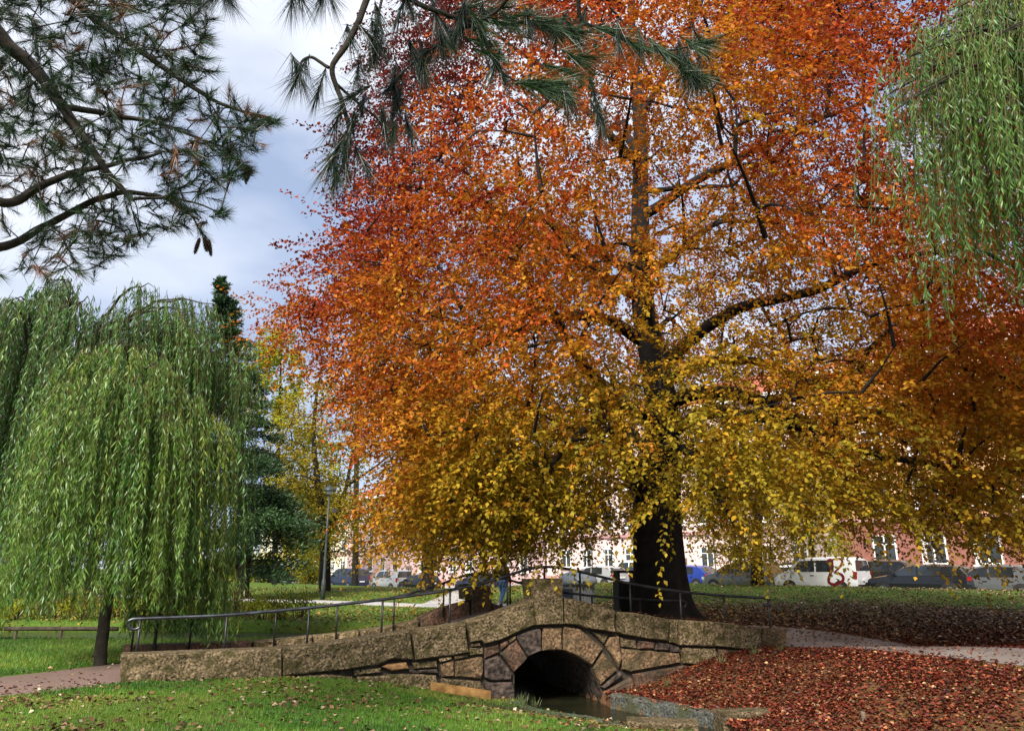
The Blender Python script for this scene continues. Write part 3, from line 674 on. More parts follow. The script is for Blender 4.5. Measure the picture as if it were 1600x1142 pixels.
def sprays(c, root_xy, ntw, nleaf, L0, droop, spread=.5):
    """hanging leaf sprays round cluster points -> base, dir, normal, cluster index"""
    n = len(c); ci = np.repeat(np.arange(n), ntw); k = len(ci)
    out = c - np.array([*root_xy, 0]); out[:, 2] = 0; out = nrm(out)[ci]
    d = nrm(out * .7 + rng.normal(size=(k, 3)) * spread + np.array([0, 0, -droop]) * rng.random((k, 1)))
    b = c[ci] + rng.normal(size=(k, 3)) * np.array([.32, .32, .14])
    nl = nleaf; t = np.tile((np.arange(nl) + .5) / nl, k); tw = np.repeat(np.arange(k), nl)
    Ls = L0 * rng.uniform(.6, 1.4, k)[tw]
    p = b[tw] + d[tw] * (t * Ls)[:, None] + np.stack([0 * t, 0 * t, -.35 * Ls * t * t * droop], 1)
    side = nrm(np.cross(d, np.array([0, 0, 1.0]) + rng.normal(size=(k, 3)) * .25))[tw] * np.where(np.arange(len(t)) % 2 == 0, 1, -1)[:, None]
    ld = nrm(d[tw] * .65 + side * .75 + rng.normal(size=(len(t), 3)) * .35 + np.array([0, 0, -.35]))
    nn = nrm(np.array([0, 0, 1.0]) + rng.normal(size=(len(t), 3)) * .5)
    return p + rng.normal(size=p.shape) * .03, ld, nn, ci[tw], tw
p, d, nn, ci, tw = sprays(tg, (BX, BY), 3, 29, 1.15, .5)
rr_ = np.hypot(p[:, 0] - BX, p[:, 1] - BY)
sclu = fbm(tg[:, 0] * .28, tg[:, 1] * .28, tg[:, 2] * .3, 2)
s = .06 + .060 * (p[:, 2] - 2.5) + .032 * (rr_ - 5) + .75 * (sclu[ci] - .5) + rng.normal(size=len(p)) * .09 + (rng.normal(size=len(tg)) * .10)[ci]
s += .30 * np.exp(-((p[:, 0] + 4.5) / 2.4) ** 2) + .26 * S((p[:, 0] - 6) / 5) * S((p[:, 2] - 7) / 5) + .10 * S((p[:, 2] - 12) / 4)
BST = [(0, (.34, .26, .02)), (.16, (.50, .30, .02)), (.4, (.56, .235, .02)), (.6, (.54, .135, .018)), (.8, (.43, .06, .016)), (1.0, (.17, .022, .016))]
c = palette(s, BST) * rng.uniform(.5, 1.25, len(p))[:, None]
sz = rng.uniform(.07, .112, len(p))
leaves('crown', p, d, nn, sz, sz * .70, c, M['leaf'], beech)

# ------------------------------------------------------------------ willows
def willow(name, label, base, trunk_pts, tr_r, tips, nstr, zlow, leaf, dens, hue, group=None, seed=0, strand_wig=.25, within=None):
    root = empty(name, base); tag(root, label, 'tree', group)
    sk = Skel(); top = sk.limb(trunk_pts, tr_r[0], tr_r[1], 8, .08)
    nT = len(sk.ch)
    sk2 = Skel(); arcs = []
    for (tip, h) in tips:
        a = top[rng.integers(int(len(top) * .55), len(top))]; tip = np.array(tip, float)
        mid = (a + tip) / 2; mid[2] = max(a[2], tip[2]) + h
        t = np.linspace(0, 1, 14)[:, None]; cpt = a * (1 - t) ** 2 + 2 * mid * t * (1 - t) + tip * t * t
        cpt[1:-1] += (rng.random((12, 3)) - .5) * .12
        sk2.ch.append((cpt, np.linspace(tr_r[1] * .55, .006, 14))); arcs.append(cpt)
    sk.build('trunk', M['wbark'], root, big=14)
    # strands
    Ps, Ds, Ns, Ls, Cs, SV = [], [], [], [], [], Skel()
    for i in range(nstr):
        cpt = arcs[rng.integers(len(arcs))]; f = .35 + .65 * rng.random() ** .55; f = np.clip(.35 + .13 * round((f - .35) / .13) + rng.normal() * .022, .3, 1)
        j = f * 13; j0 = min(12, int(j)); s0 = cpt[j0] + (cpt[j0 + 1] - cpt[j0]) * (j - j0)
        s0 = s0 + np.array([*rng.normal(size=2) * .15, rng.normal() * .06])
        zl = zlow(s0[0], s0[1]) + abs(rng.normal()) * .55 * (s0[2] - 1) * .35
        Ln = max(.5, s0[2] - zl)
        out = s0 - top[-1]; out[2] = 0; out = nrm(out) * min(.35, .12 * Ln)
        m = max(5, int(Ln / .5)); t = np.linspace(0, 1, m); ph = rng.random() * 6
        P = s0 + np.stack([out[0] * np.sqrt(t) + strand_wig * .25 * (np.sin(t * 3 + ph) - math.sin(ph)), out[1] * np.sqrt(t) + strand_wig * .25 * (np.cos(t * 2.6 + ph) - math.cos(ph)), .10 * np.sin(t * math.pi) * (t < .3) - Ln * t ** 1.12], 1)
        SV.ch.append((P, np.linspace(.0055, .002, m)))
        k = int(Ln * dens); tt = np.sort(rng.random(k)); pos = np.stack([np.interp(tt, t, P[:, q]) for q in range(3)], 1)
        az_ = rng.random(k) * 2 * math.pi; sp = rng.uniform(.25, .75, k)
        dd = np.stack([np.cos(az_) * sp, np.sin(az_) * sp, -np.ones(k)], 1)
        Ps.append(pos); Ds.append(dd); Ns.append(randunit(k)); Ls.append(leaf[0] * rng.uniform(.65, 1.25, k))
        tone = rng.normal() * .12 + .34 * (fbm(s0[0] * .8, s0[1] * .8, s0[2]) - .5)
        yel = np.clip(hue + tone + .10 * (rng.random(k) - .5), 0, 1)
        Cs.append(palette(yel, [(0, (.030, .085, .022)), (.3, (.065, .165, .028)), (.6, (.15, .26, .035)), (1, (.34, .33, .05))]) * rng.uniform(.75, 1.25, k)[:, None])
    for ch_ in sk2.ch:
        sb1 = Skel(); sb1.ch = [ch_]; sb1.build('branch', M['wbark'], root, big=7, small=5)
    SV.build('strands', M['twig'], root, small=3)
    Pn, Ln_ = np.concatenate(Ps), np.concatenate(Ls)
    leaves('crown', Pn, np.concatenate(Ds), np.concatenate(Ns), Ln_, leaf[1] * Ln_ / leaf[0], np.concatenate(Cs), M['willow'], root, fold=.15)
    return root
g = ground(155, 1040)
tt_ = at(176, 860, g[1]); t2 = at(190, 700, g[1] + .1); t3 = at(200, 590, g[1] + .2)
D0 = g[1]
tips = [(at(x, y, D0 + dy), h) for x, y, dy, h in [(95, 600, -.8, .5), (120, 560, -.2, .55), (150, 545, .4, .4), (255, 580, -.3, .5), (235, 550, .3, .45), (190, 540, -.8, .4), (70, 660, .2, .6), (110, 640, -1.2, .5),
                                                  (300, 620, .2, .6), (210, 600, -1.1, .5), (160, 590, -1.2, .5), (340, 660, .6, .8), (280, 660, -.7, .7), (60, 760, -.4, .9)]]
willow('willow_tree', 'small weeping willow with arching top growing from the grass beside the bridge end', g, [g - [0, 0, .2], g + [.02, 0, .3], tt_, t2, t3], (.115, .045), tips, 560, lambda x, y: .5 + .6 * vn(x * 1.3, y * 1.3, 2.), (.13, .020), 34, .50)
g2 = np.array([-6.4, D0 + .9, T1(-6.4, D0 + .9)])  # low branch of the willow, built as a small tree on its own stem
low = [(at(x, y, D0 + 1.0 + dy), h) for x, y, dy, h in [(225, 890, -.2, .25), (250, 868, .2, .25), (290, 862, -.1, .25), (330, 880, .1, .3), (345, 910, -.2, .3), (270, 875, -.5, .2)]]
willow('willow_low_branch', 'low drooping willow branch hanging over the handrail beside the taller willow', g2, [g2 - [0, 0, .2], g2 + [0, 0, .8], g2 + [.02, 0, 1.4], g2 + [.05, 0, 1.75]], (.035, .018), low, 170, lambda x, y: .22 + .45 * vn(x * 2, y * 2, 4.), (.13, .021), 36, .42)
bb = np.array([-12.0, 17.2, T1(-12.0, 17.2)])
def ring(cx, cy, rx, ry, zt, n, h):
    o = []
    for i in range(n):
        a = 2 * math.pi * (i + rng.random() * .7) / n; f = .55 + .5 * rng.random()
        o.append(((cx + rx * f * math.cos(a), cy + ry * f * math.sin(a), zt - 1.6 * f * f + .5 * rng.random()), h))
    return o
big_tips = ring(-9.6, 17.4, 3.3, 2.6, 8.3, 26, .7) + [(at(x, y, 16.6 + dy), h) for x, y, dy, h in [(250, 515, 0, .5), (300, 505, .3, .4), (345, 520, .5, .5), (375, 560, .2, .7), (330, 505, -.4, .4), (385, 590, .6, .7), (280, 520, -.5, .4), (360, 540, -.6, .5), (310, 515, -.8, .4), (20, 470, 0, .5), (60, 450, 0, .4), (110, 440, .2, .4), (0, 480, .2, .4), (-40, 500, -.2, .4)]]
willow('willow_tree', 'tall weeping willow with long green curtains behind the small willow', bb, [bb - [0, 0, .2], bb + [.1, 0, 2], bb + [.9, 0, 4.5], bb + [1.9, 0, 6.8]], (.3, .1), big_tips, 1250, lambda x, y: .8 + 1.0 * vn(x * .9, y * .9, 6.), (.145, .024), 21, .20)
rb = np.array([11.9, 9.0, T1(11.9, 9.0)])
rt = ring(9.6, 9.0, 2.4, 1.8, 8.6, 6, .5) + [(at(x, y, 8.6 + dy * .8), h) for x, y, dy, h in [(1385, 150, 0, 2.6), (1400, 120, .5, 2.4), (1420, 90, -.3, 2.2), (1450, 50, .2, 2), (1480, 20, -.4, 1.8), (1520, -20, .3, 1.4), (1560, -40, -.2, 1.2), (1395, 175, -.5, 2.6), (1440, 60, .8, 2.2), (1500, 40, .9, 2), (1550, 60, -.8, 1.8), (1600, 30, 0, 1.4)]]
willow('willow_tree', 'weeping willow with silvery green curtains hanging in front of the red beech leaves', rb, [rb - [0, 0, .2], rb + [.1, 0, 2.5], rb + [-.2, 0, 5], rb + [-.6, 0, 7.4]], (.28, .1), rt + rt[6:] * 2, 900, lambda x, y: 4.1 + 1.9 * vn(x * 1.6, y * 1.6, 8.) + .5 * (x < 5.4), (.115, .017), 25, .34)

# ------------------------------------------------------------------ pine overhead
PB = np.array([-6.2, 3.2, T1(-6.2, 3.2)])
pine = empty('pine_tree', PB); tag(pine, 'long-needled pine with cones whose dark boughs hang across the sky overhead', 'tree')
MB().tube([PB - [0, 0, .3], PB + [0, 0, .4], PB + [.05, 0, 3], PB + [.1, .05, 7], PB + [.1, .1, 12]], [.34, .27, .23, .18, .1], 14).build('trunk', M['pbark'], pine, smooth=True)
ps = Skel()
ps.limb([PB + [.1, .05, 7.6], at(-150, -160, 4.6), at(0, 62, 5.2), at(55, 105, 5.3), at(98, 168, 5.4), at(145, 240, 5.5), at(205, 312, 5.6)], .085, .02, 8, .05)
ps.limb([PB + [.1, .05, 6.6], at(-150, 200, 4.8), at(0, 330, 5.4), at(70, 285, 5.5), at(150, 262, 5.6), at(250, 240, 5.7)], .06, .012, 8, .05)
ps.limb([PB + [.1, .05, 9], at(-80, -200, 5), at(40, -60, 5.4), at(150, 30, 5.8), at(260, 110, 6), at(340, 160, 6.2), at(430, 190, 6.3)], .06, .01, 8, .06)
ps.limb([PB + [.1, .05, 6], at(-120, 330, 5), at(0, 400, 5.6), at(90, 340, 5.7), at(180, 300, 5.8), at(260, 305, 5.8), at(310, 345, 5.9)], .05, .01, 8, .05)
ps.limb([at(205, 312, 5.6), at(262, 306, 5.8), at(300, 335, 5.9), at(318, 368, 5.9)], .016, .006, 6, .02)
ps.limb([at(262, 306, 5.8), at(310, 318, 5.9), at(350, 335, 5.9)], .012, .005, 6, .02)
ps.limb([at(330, 225, 5.95), at(368, 248, 6), at(386, 274, 6)], .012, .005, 6, .02)
ps.limb([at(150, 345, 5.7), at(180, 350, 5.8), at(196, 364, 5.8)], .012, .005, 6, .02)
ps.limb([at(98, 168, 5.4), at(180, 180, 5.6), at(280, 200, 5.9), at(370, 240, 6)], .03, .008, 8, .04)
# left mass of tufts
def in_mass(x, y):
    lim = np.interp(y, [0, 60, 100, 160, 200, 240, 290, 340, 380, 440], [330, 330, 330, 370, 425, 395, 355, 345, 225, 120])
    return x < lim
tgp = []
while len(tgp) < 760:
    x, y = rng.uniform(-60, 440), rng.uniform(-40, 440)
    if in_mass(x, y) and rng.random() < (1.0 if y < 260 else .62): tgp.append(at(x, y, rng.uniform(4.7, 6.8)))
tgp = np.array(tgp)
nb = len(ps.ch)
ps.join(tgp, PB + [0, 0, 8], .012, .004, .25, -.02, .22, .2)
left_ends = [(c_[-1], nrm(c_[-1] - c_[-2])) for c_, r_ in ps.ch[nb:]]
# near boughs across the top
NB = [([(700, -420, 1.9), (630, -150, 2.2), (590, -50, 2.3), (562, 32, 2.3), (540, 75, 2.3), (514, 106, 2.3), (532, 150, 2.35), (547, 200, 2.35), (541, 255, 2.35), (522, 285, 2.35)], .016, .005),
      ([(514, 106, 2.3), (488, 86, 2.3), (470, 95, 2.28), (466, 118, 2.28)], .007, .003),
      ([(520, 125, 2.32), (560, 160, 2.4), (600, 195, 2.45), (620, 215, 2.5)], .006, .003),
      ([(500, -260, 2.0), (590, -40, 2.3), (640, 2, 2.4), (690, 20, 2.45), (740, 36, 2.5), (790, 34, 2.55), (845, 38, 2.6), (900, 50, 2.6)], .013, .004),
      ([(740, 36, 2.5), (760, 70, 2.5), (775, 105, 2.5), (800, 125, 2.5), (835, 135, 2.5)], .007, .003),
      ([(820, -60, 2.3), (800, -5, 2.4), (770, 25, 2.45), (735, 38, 2.5), (690, 65, 2.5), (650, 95, 2.5), (615, 130, 2.5)], .010, .003),
      ([(905, -120, 2.4), (905, -10, 2.6), (903, 35, 2.65), (940, 45, 2.7), (980, 65, 2.75), (1040, 82, 2.8), (1075, 105, 2.8), (1085, 122, 2.8)], .011, .003),
      ([(1040, 82, 2.8), (1075, 75, 2.8), (1100, 68, 2.8)], .005, .003),
      ([(640, -160, 2.2), (602, -20, 2.3), (588, 40, 2.3), (582, 80, 2.35)], .008, .003),
      ([(330, -120, 2.6), (345, -40, 2.8), (355, -5, 2.9)], .008, .004), ([(480, -160, 2.4), (470, -60, 2.6), (455, 0, 2.7)], .008, .004), ([(520, -160, 2.4), (512, -60, 2.6), (506, -10, 2.6)], .008, .004),
      ([(300, -120, 2.8), (312, -40, 3), (316, -10, 3)], .008, .004), ([(1420, -140, 2.6), (1395, -60, 2.8), (1382, -22, 2.8)], .008, .004)]
hub = at(640, -420, 1.8)
ps.limb([PB + [.1, .05, 7.0], [-3.6, 2.4, 6.6], hub + [-.8, 0, .3], hub, hub + [.8, .1, 0]], .05, .02, 8)
for pts, a, b in NB: ps.limb([at(*q) for q in pts], a, b, 5, .012)
ps.build('boughs', M['pbark'], pine, big=8, small=5, thr=.01)
# needle tufts: (pixel, depth, direction in the picture, needle length m, count)
TUF = [(456, 2, 2.7, 0, -1, .19), (470, -4, 2.7, .4, -1, .19), (505, -8, 2.6, -.1, -1, .2), (516, -6, 2.6, .4, -1, .18), (352, -6, 2.9, .6, -1, .19), (362, -10, 2.9, .1, -1, .2), (340, -8, 2.9, -.5, -1, .19), (316, -12, 3, -.2, -1, .2), (300, -12, 3, -.6, -1, .18),
       (466, 118, 2.28, -.5, -1, .15), (468, 116, 2.28, .4, -1, .15), (525, 190, 2.35, -.2, -1, .16), (545, 205, 2.35, -.4, -1, .15), (520, 245, 2.35, -.5, -1, .17), (524, 283, 2.35, 0, -1, .12), (522, 262, 2.35, .35, -1, .15), (540, 258, 2.35, .1, -1, .13), (498, 140, 2.32, -.3, -1, .12),
       (570, 258, 2.4, .5, -1, .12), (586, 85, 2.35, -.3, -1, .15), (584, 80, 2.35, .3, -1, .15), (560, 110, 2.35, 0, -1, .14), (600, 195, 2.45, .2, -1, .14), (618, 150, 2.5, .2, -1, .17), (620, 160, 2.5, -.2, -1, .16), (640, 205, 2.5, .3, -1, .14),
       (616, 130, 2.5, -.5, -1, .16), (650, 96, 2.5, .4, -1, .17), (660, 90, 2.5, .1, -1, .18), (690, 66, 2.5, 0, -1, .17), (700, 50, 2.5, .5, -1, .17), (625, 20, 2.4, -.3, -1, .15), (640, 10, 2.4, .4, -1, .15), (680, 20, 2.45, .2, -1, .16), (720, 30, 2.45, -.2, -1, .14),
       (735, 10, 2.5, .7, .6, .14), (780, 12, 2.5, .9, .3, .14), (810, 25, 2.55, 1, .2, .15), (835, 36, 2.6, 1, -.1, .17), (845, 38, 2.6, 1, -.35, .17), (860, 44, 2.6, .8, -.8, .17), (895, 50, 2.6, .6, -1, .16), (880, 48, 2.6, .9, -.6, .17), (900, 50, 2.6, 1, -.2, .16),
       (835, 135, 2.5, 1, -.05, .2), (845, 135, 2.5, 1, -.3, .2), (838, 136, 2.5, 1, -.55, .19), (870, 130, 2.5, 1, .1, .18), (860, 140, 2.5, .9, -.8, .17), (880, 110, 2.55, 1, -.2, .2), (890, 150, 2.55, .4, -1, .15), (905, 95, 2.6, 1, -.45, .2), (915, 90, 2.6, .9, -.2, .18), (930, 150, 2.6, .3, -1, .16), (938, 190, 2.6, .1, -1, .14), (936, 185, 2.6, .4, -1, .12), (885, 165, 2.5, .2, -1, .12),
       (1085, 122, 2.8, -.4, -1, .17), (1083, 120, 2.8, .3, -1, .17), (1088, 118, 2.8, 1, -.4, .16), (1088, 116, 2.8, 1, 0, .14), (1070, 104, 2.8, -.2, -1, .15), (1100, 68, 2.8, 1, -.2, .15), (1098, 68, 2.8, .9, .2, .13), (980, 64, 2.75, .7, -.6, .14), (1000, 72, 2.75, .9, -.2, .14), (950, 45, 2.7, 1, 0, .15), (1380, -25, 2.8, .2, -1, .11), (1384, -24, 2.8, -.3, -1, .11)]
NP, ND, NL, NC, NW = [], [], [], [], []
GRN = [(0, (.007, .014, .006)), (.5, (.017, .042, .013)), (1, (.045, .11, .024))]
def tuft(p, d, ln, k, w, tone, back=.05, open_=.42):
    d = nrm(np.asarray(d, float)); t = rng.random(k)
    v = nrm(d + rng.normal(size=(k, 3)) * open_ * (1.15 - .6 * t[:, None]))
    NP.append(p + d * ((t - .8) * back * 2.2)[:, None]); ND.append(v); NL.append(ln * rng.uniform(.75, 1.08, k)); NW.append(np.full(k, w))
    NC.append(palette(tone + rng.normal(size=k) * .18, GRN))
for pts, _a, _b in NB:
    for (x0, y0, d0), (x1, y1, d1) in zip(pts[:-1], pts[1:]):
        for t_ in np.arange(rng.random() * .5, 1, .5):
            x, y = x0 + (x1 - x0) * t_, y0 + (y1 - y0) * t_
            if -60 < y and y > 25 and 545 < x < 1100 and rng.random() < .72: TUF.append((x, y, d0, rng.normal() * .5 + (.35 if x > 780 else 0), -1 + .5 * rng.random(), .15))
for x, y, dep, ax, ay, ln in TUF:
    d_ = np.array([ax, rng.uniform(-.35, .35), ay])
    tuft(at(x, y, dep), d_, ln, 110, .0026, .12 + .5 * (ax > .6) , .05, .36)
left_ends += [(at(x, y, 5.9), np.array([ax, 0, az_])) for x, y, ax, az_ in [(350, 335, 1, -.2), (352, 332, 1, .4), (345, 338, .6, -1), (318, 366, .4, -.6), (312, 350, -.6, -.4), (384, 262, .9, -.3), (378, 255, .6, .6), (320, 300, .5, .8), (300, 330, 0, -1), (275, 305, .1, 1), (270, 308, .3, -1), (240, 312, 0, 1), (196, 360, .5, -.4), (180, 352, -.4, -.6), (430, 190, 1, 0), (428, 190, 1, .5), (430, 192, 1, -.5), (415, 186, .6, 1), (418, 188, .5, -1), (400, 180, .6, .9), (402, 182, .7, -.9), (385, 175, .4, 1), (386, 178, .4, -1), (386, 268, .1, -.3), (384, 266, .9, .2), (382, 262, -.8, -.2), (386, 270, .5, .5), (372, 250, .2, -1), (360, 245, -.2, -1), (395, 235, .8, -.6), (405, 225, .9, -.4)]]
for e, d_ in left_ends:
    brown = rng.random() < .13
    k0 = len(NC)
    tuft(e, d_ * np.array([1, .6, .7]) + rng.normal(size=3) * .45 + np.array([.3, 0, .0]), rng.uniform(.12, .17), 70, .0045, rng.uniform(.15, .75), .06, .50)
    if rng.random() < .45: tuft(e - d_ * .12 + rng.normal(size=3) * .05, randunit(1)[0] + d_ * .8, .13, 40, .0042, .3, .05, .5)
    if brown: NC[k0] = palette(rng.random(len(NC[k0])), [(0, (.10, .045, .02)), (1, (.20, .09, .04))])
NPa, NDa, NLa = np.concatenate(NP), np.concatenate(ND), np.concatenate(NL)
NDa = nrm(NDa + np.array([0, 0, -.10]))
leaves('needles', NPa, NDa, randunit(len(NPa)), NLa, np.concatenate(NW), np.concatenate(NC), M['needle'], pine, blade=True)
M['cone'] = mat('pine_cone', (.035, .02, .012), (.09, .052, .03), .8, 30, .004, 60)
def cone_mesh(L_, r_):
    b = MB(); b.lathe([(r_ * .3, 0), (r_ * .55, -.12 * L_), (r_ * .62, -.5 * L_), (r_ * .4, -.85 * L_), (.002, -L_)], n=8)
    for row in range(9):
        z = -.06 * L_ - row * .1 * L_; rr = r_ * (.55 + .45 * math.sin(math.pi * (row + 1.5) / 11))
        for k in range(7):
            a = 2 * math.pi * (k + .5 * (row % 2)) / 7; ca, sa = math.cos(a), math.sin(a)
            b.add([[ca * rr * .4 - sa * rr * .4, sa * rr * .4 + ca * rr * .4, z], [ca * rr * .4 + sa * rr * .4, sa * rr * .4 - ca * rr * .4, z], [ca * rr * 1.15, sa * rr * 1.15, z - .07 * L_]], [(0, 1, 2)])
    return b.mesh('cone', M['cone'])
cm = cone_mesh(.16, .028)
for x, y, dep, tx, ty in [(312, 372, 5.9, .25, 0), (319, 370, 5.9, -.2, .2), (326, 374, 5.9, -.35, 0), (382, 272, 6.0, .3, 0), (390, 271, 6.0, -.2, .1), (186, 366, 5.8, .5, .2), (196, 368, 5.8, 0, 0), (206, 366, 5.8, -.5, .1)]:
    o = link('cone', cm, pine, at(x, y, dep) - PB); o.rotation_euler = (ty, tx, rng.random() * 6); s_ = .95 if y > 360 and x > 300 else .62; o.scale = (s_,) * 3

# ------------------------------------------------------------------ fallen leaves and grass
def off_structures(x, y, path=True):
    P = np.stack([x, y], 1); u, v = (P - WA) @ WU, (P - WA) @ WN
    ok = ~((u > -.15) & (u < WL + .15) & (v > -.06) & (v < BW + .1))
    _, i1 = polydist(P, CHP); _, i2 = polydist(P, POND); ok &= ~i1 & ~i2
    if path: ok &= (polyline_d(P, PATH_L) > 1.08) & (polyline_d(P, PATH_R) > 1.2) & (polyline_d(P, np.array(PF)) > 1.1)
    return ok & (qd(x, y) < -1.5)
def litter(name, label, n, box, tone, size, fn, path=False):
    x = rng.uniform(box[0], box[1], n * 4); y = rng.uniform(box[3] ** -1., box[2] ** -1., n * 4) ** -1   # denser near the viewer's end, as far ones shrink
    k = off_structures(x, y, path) & (rng.random(n * 4) < fn(x, y)); x, y = x[k][:n], y[k][:n]; n = len(x)
    z = terrain(x, y) + rng.uniform(.006, .03, n)
    a = rng.random(n) * 2 * math.pi; d = np.stack([np.cos(a), np.sin(a), rng.normal(size=n) * .28], 1)
    nn = nrm(np.array([0, 0, 1.0]) + rng.normal(size=(n, 3)) * .42)
    c = palette(rng.random(n), tone) * rng.uniform(.45, 1.1, n)[:, None]
    sz = rng.uniform(size[0], size[1], n)
    o = leaves(name, np.stack([x, y, z], 1), d, nn, sz, sz * .68, c, M['litter'], None, fold=.28)
    return tag(o, label, 'leaves', kind='stuff')
RED = [(0, (.04, .014, .010)), (.25, (.10, .018, .013)), (.6, (.20, .034, .018)), (.84, (.30, .07, .028)), (.93, (.42, .18, .07)), (1, (.52, .33, .17))]
BRN = [(0, (.05, .025, .016)), (.4, (.14, .062, .03)), (.7, (.26, .13, .055)), (.88, (.42, .28, .14)), (1, (.6, .50, .35))]
YEL = [(0, (.14, .07, .02)), (.5, (.30, .18, .035)), (1, (.46, .30, .06))]
def bank_fn(x, y):
    v = (np.stack([x, y], 1) - WA) @ WN
    d, _ = polydist(np.stack([x, y], 1), CHP)
    f = S((x - .9 - (14 - y) * .42) / .9) * (v < 0.2) * np.clip(-.1 + 1.9 * fbm(x * 1.4, y * 1.4, 4.), .1, 1) * (.30 + .70 * S((y - 9.2) / 2.2))
    f = f * (1 - .75 * S((fbm(x * 1.1, y * 1.1, 21.) - .5) / .12) * S((x - 4.5) / 2) * S((12.5 - y) / 2))
    pr = polyline_d(np.stack([x, y], 1), PATH_R) < 1.25
    return np.where(pr, .12, np.clip(f, 0, 1))
litter('fallen_leaves', 'thick red and brown beech leaves covering the bank right of the stream', 54000, (1, 13, 7.4, 17), RED, (.04, .074), bank_fn)
litter('fallen_leaves', 'brown and tan fallen leaves spread over the lawn under the beech', 42000, (-1, 30, 15.5, 40), BRN, (.07, .11), lambda x, y: np.where(polyline_d(np.stack([x, y], 1), PATH_R) < 1.2, .12, litter_density(x, y)))
litter('fallen_leaves', 'scattered yellow leaves on the far lawn beyond the pond', 16000, (-24, 8, 19, 62), YEL, (.09, .14), lambda x, y: .35 + .5 * S((qd(x, y) + 14) / 6), True)
litter('fallen_leaves', 'few pale dry leaves lying in the front grass', 4200, (-8, 2.2, 7.6, 14.5), BRN, (.04, .08), lambda x, y: .2 + .8 * (fbm(x * .9, y * .9, 1.) > .55))
# leaves caught on the bridge copings and deck
n = 420; u = rng.uniform(6.5, WL + .2, n); v = rng.uniform(.0, BW, n); z = coping_top(u) - np.where((v > .36) & (v < BW - .36), .33, -.025)
pp = np.array([bw(a, b, c_) for a, b, c_ in zip(u, v, z)]); a = rng.random(n) * 6.28
tag(leaves('fallen_leaves', pp, np.stack([np.cos(a), np.sin(a), 0 * a], 1), nrm(np.array([0, 0, 1.]) + rng.normal(size=(n, 3)) * .3), .08, .05, palette(rng.random(n), RED), M['litter'], None), 'red leaves caught on top of the bridge stones', 'leaves', kind='stuff')
def grass(label, n, box, h, w, fn):
    x = rng.uniform(box[0], box[1], n * 3); y = rng.uniform(box[3] ** -1.3, box[2] ** -1.3, n * 3) ** (-1 / 1.3)
    k = off_structures(x, y) & (rng.random(n * 3) < fn(x, y)); x, y = x[k][:n], y[k][:n]; n = len(x)
    z = terrain(x, y) - .005
    cl = fbm(x * 3.1, y * 3.1, 5.); hh = h * (.45 + 1.1 * cl) * rng.uniform(.6, 1.3, n)
    a = rng.random(n) * 2 * math.pi; d = np.stack([np.cos(a) * .55, np.sin(a) * .55, np.ones(n)], 1); nn = np.stack([np.cos(a), np.sin(a), -.3 * np.ones(n)], 1)
    tone = .5 + 1.5 * (fbm(x * .9, y * .9, 2.) - .5) + rng.normal(size=n) * .17
    c = palette(tone, [(0, (.028, .085, .008)), (.4, (.07, .19, .014)), (.7, (.14, .27, .022)), (1, (.28, .31, .05))])
    ww = w * rng.uniform(.6, 1.4, n)
    o = leaves('grass', np.stack([x, y, z], 1), d, nn, hh, ww, c, M['blade'], None, blade=True)
    return tag(o, label, 'grass', kind='stuff')
def front_fn(x, y):
    rb = S((x - .9 - (14 - y) * .42) / .9) * (1 - .55 * S((fbm(x * 1.1, y * 1.1, 21.) - .48) / .12) * S((x - 4.5) / 2) * S((12.5 - y) / 2))
    bare = np.exp(-((x / .75) ** 2 + ((y - 10.3) / .8) ** 2))
    return np.clip((1 - .93 * rb) * (1 - .85 * bare) * np.clip(-.15 + 1.7 * fbm(x * 1.5, y * 1.5, 12.), .04, 1), 0, 1)
grass('short green grass in front of the bridge', 190000, (-9.5, 9, 7.4, 14.2), .042, .0065, front_fn)
grass('short grass towards the viewer in front of the stream', 60000, (-9, 9, 2.5, 7.4), .042, .008, front_fn)
grass('green grass around the willow trunk by the path', 70000, (-19, -5, 10.5, 18.8), .07, .010, lambda x, y: .4 + .6 * fbm(x, y))
grass('mown grass of the far lawn beyond the bridge', 75000, (-26, 16, 18, 50), .07, .022, lambda x, y: np.clip(1 - 1.1 * litter_density(x, y) * S((x - 1) / 4), .05, 1))
# ferns of grass at the arch foot and weeds on the bank
for (px, py, dp) in [(812, 1092, 12.9), (820, 1096, 12.7), (835, 1100, 12.6), (846, 1103, 12.5), (1128, 1042, 14.3), (1180, 1040, 14.4), (1040, 1050, 13.9), (1222, 1046, 14.3)]:
    p = at(px, py, dp); p[2] = T1(p[0], p[1]) ; k = 26; a = rng.random(k) * 6.28
    o = empty('grass_tuft', p); tag(o, 'small tuft of long pale grass at the stream edge beside the bridge stones', 'grass tuft', 'grass tufts by the bridge')
    leaves('blades', p + rng.normal(size=(k, 3)) * [.03, .03, 0], np.stack([np.cos(a) * .6, np.sin(a) * .6, np.ones(k)], 1), np.stack([np.cos(a), np.sin(a), -.5 + 0 * a], 1), rng.uniform(.10, .24, k), .007, palette(rng.random(k), [(0, (.07, .12, .03)), (.6, (.16, .2, .06)), (1, (.4, .4, .25))]), M['blade'], o)

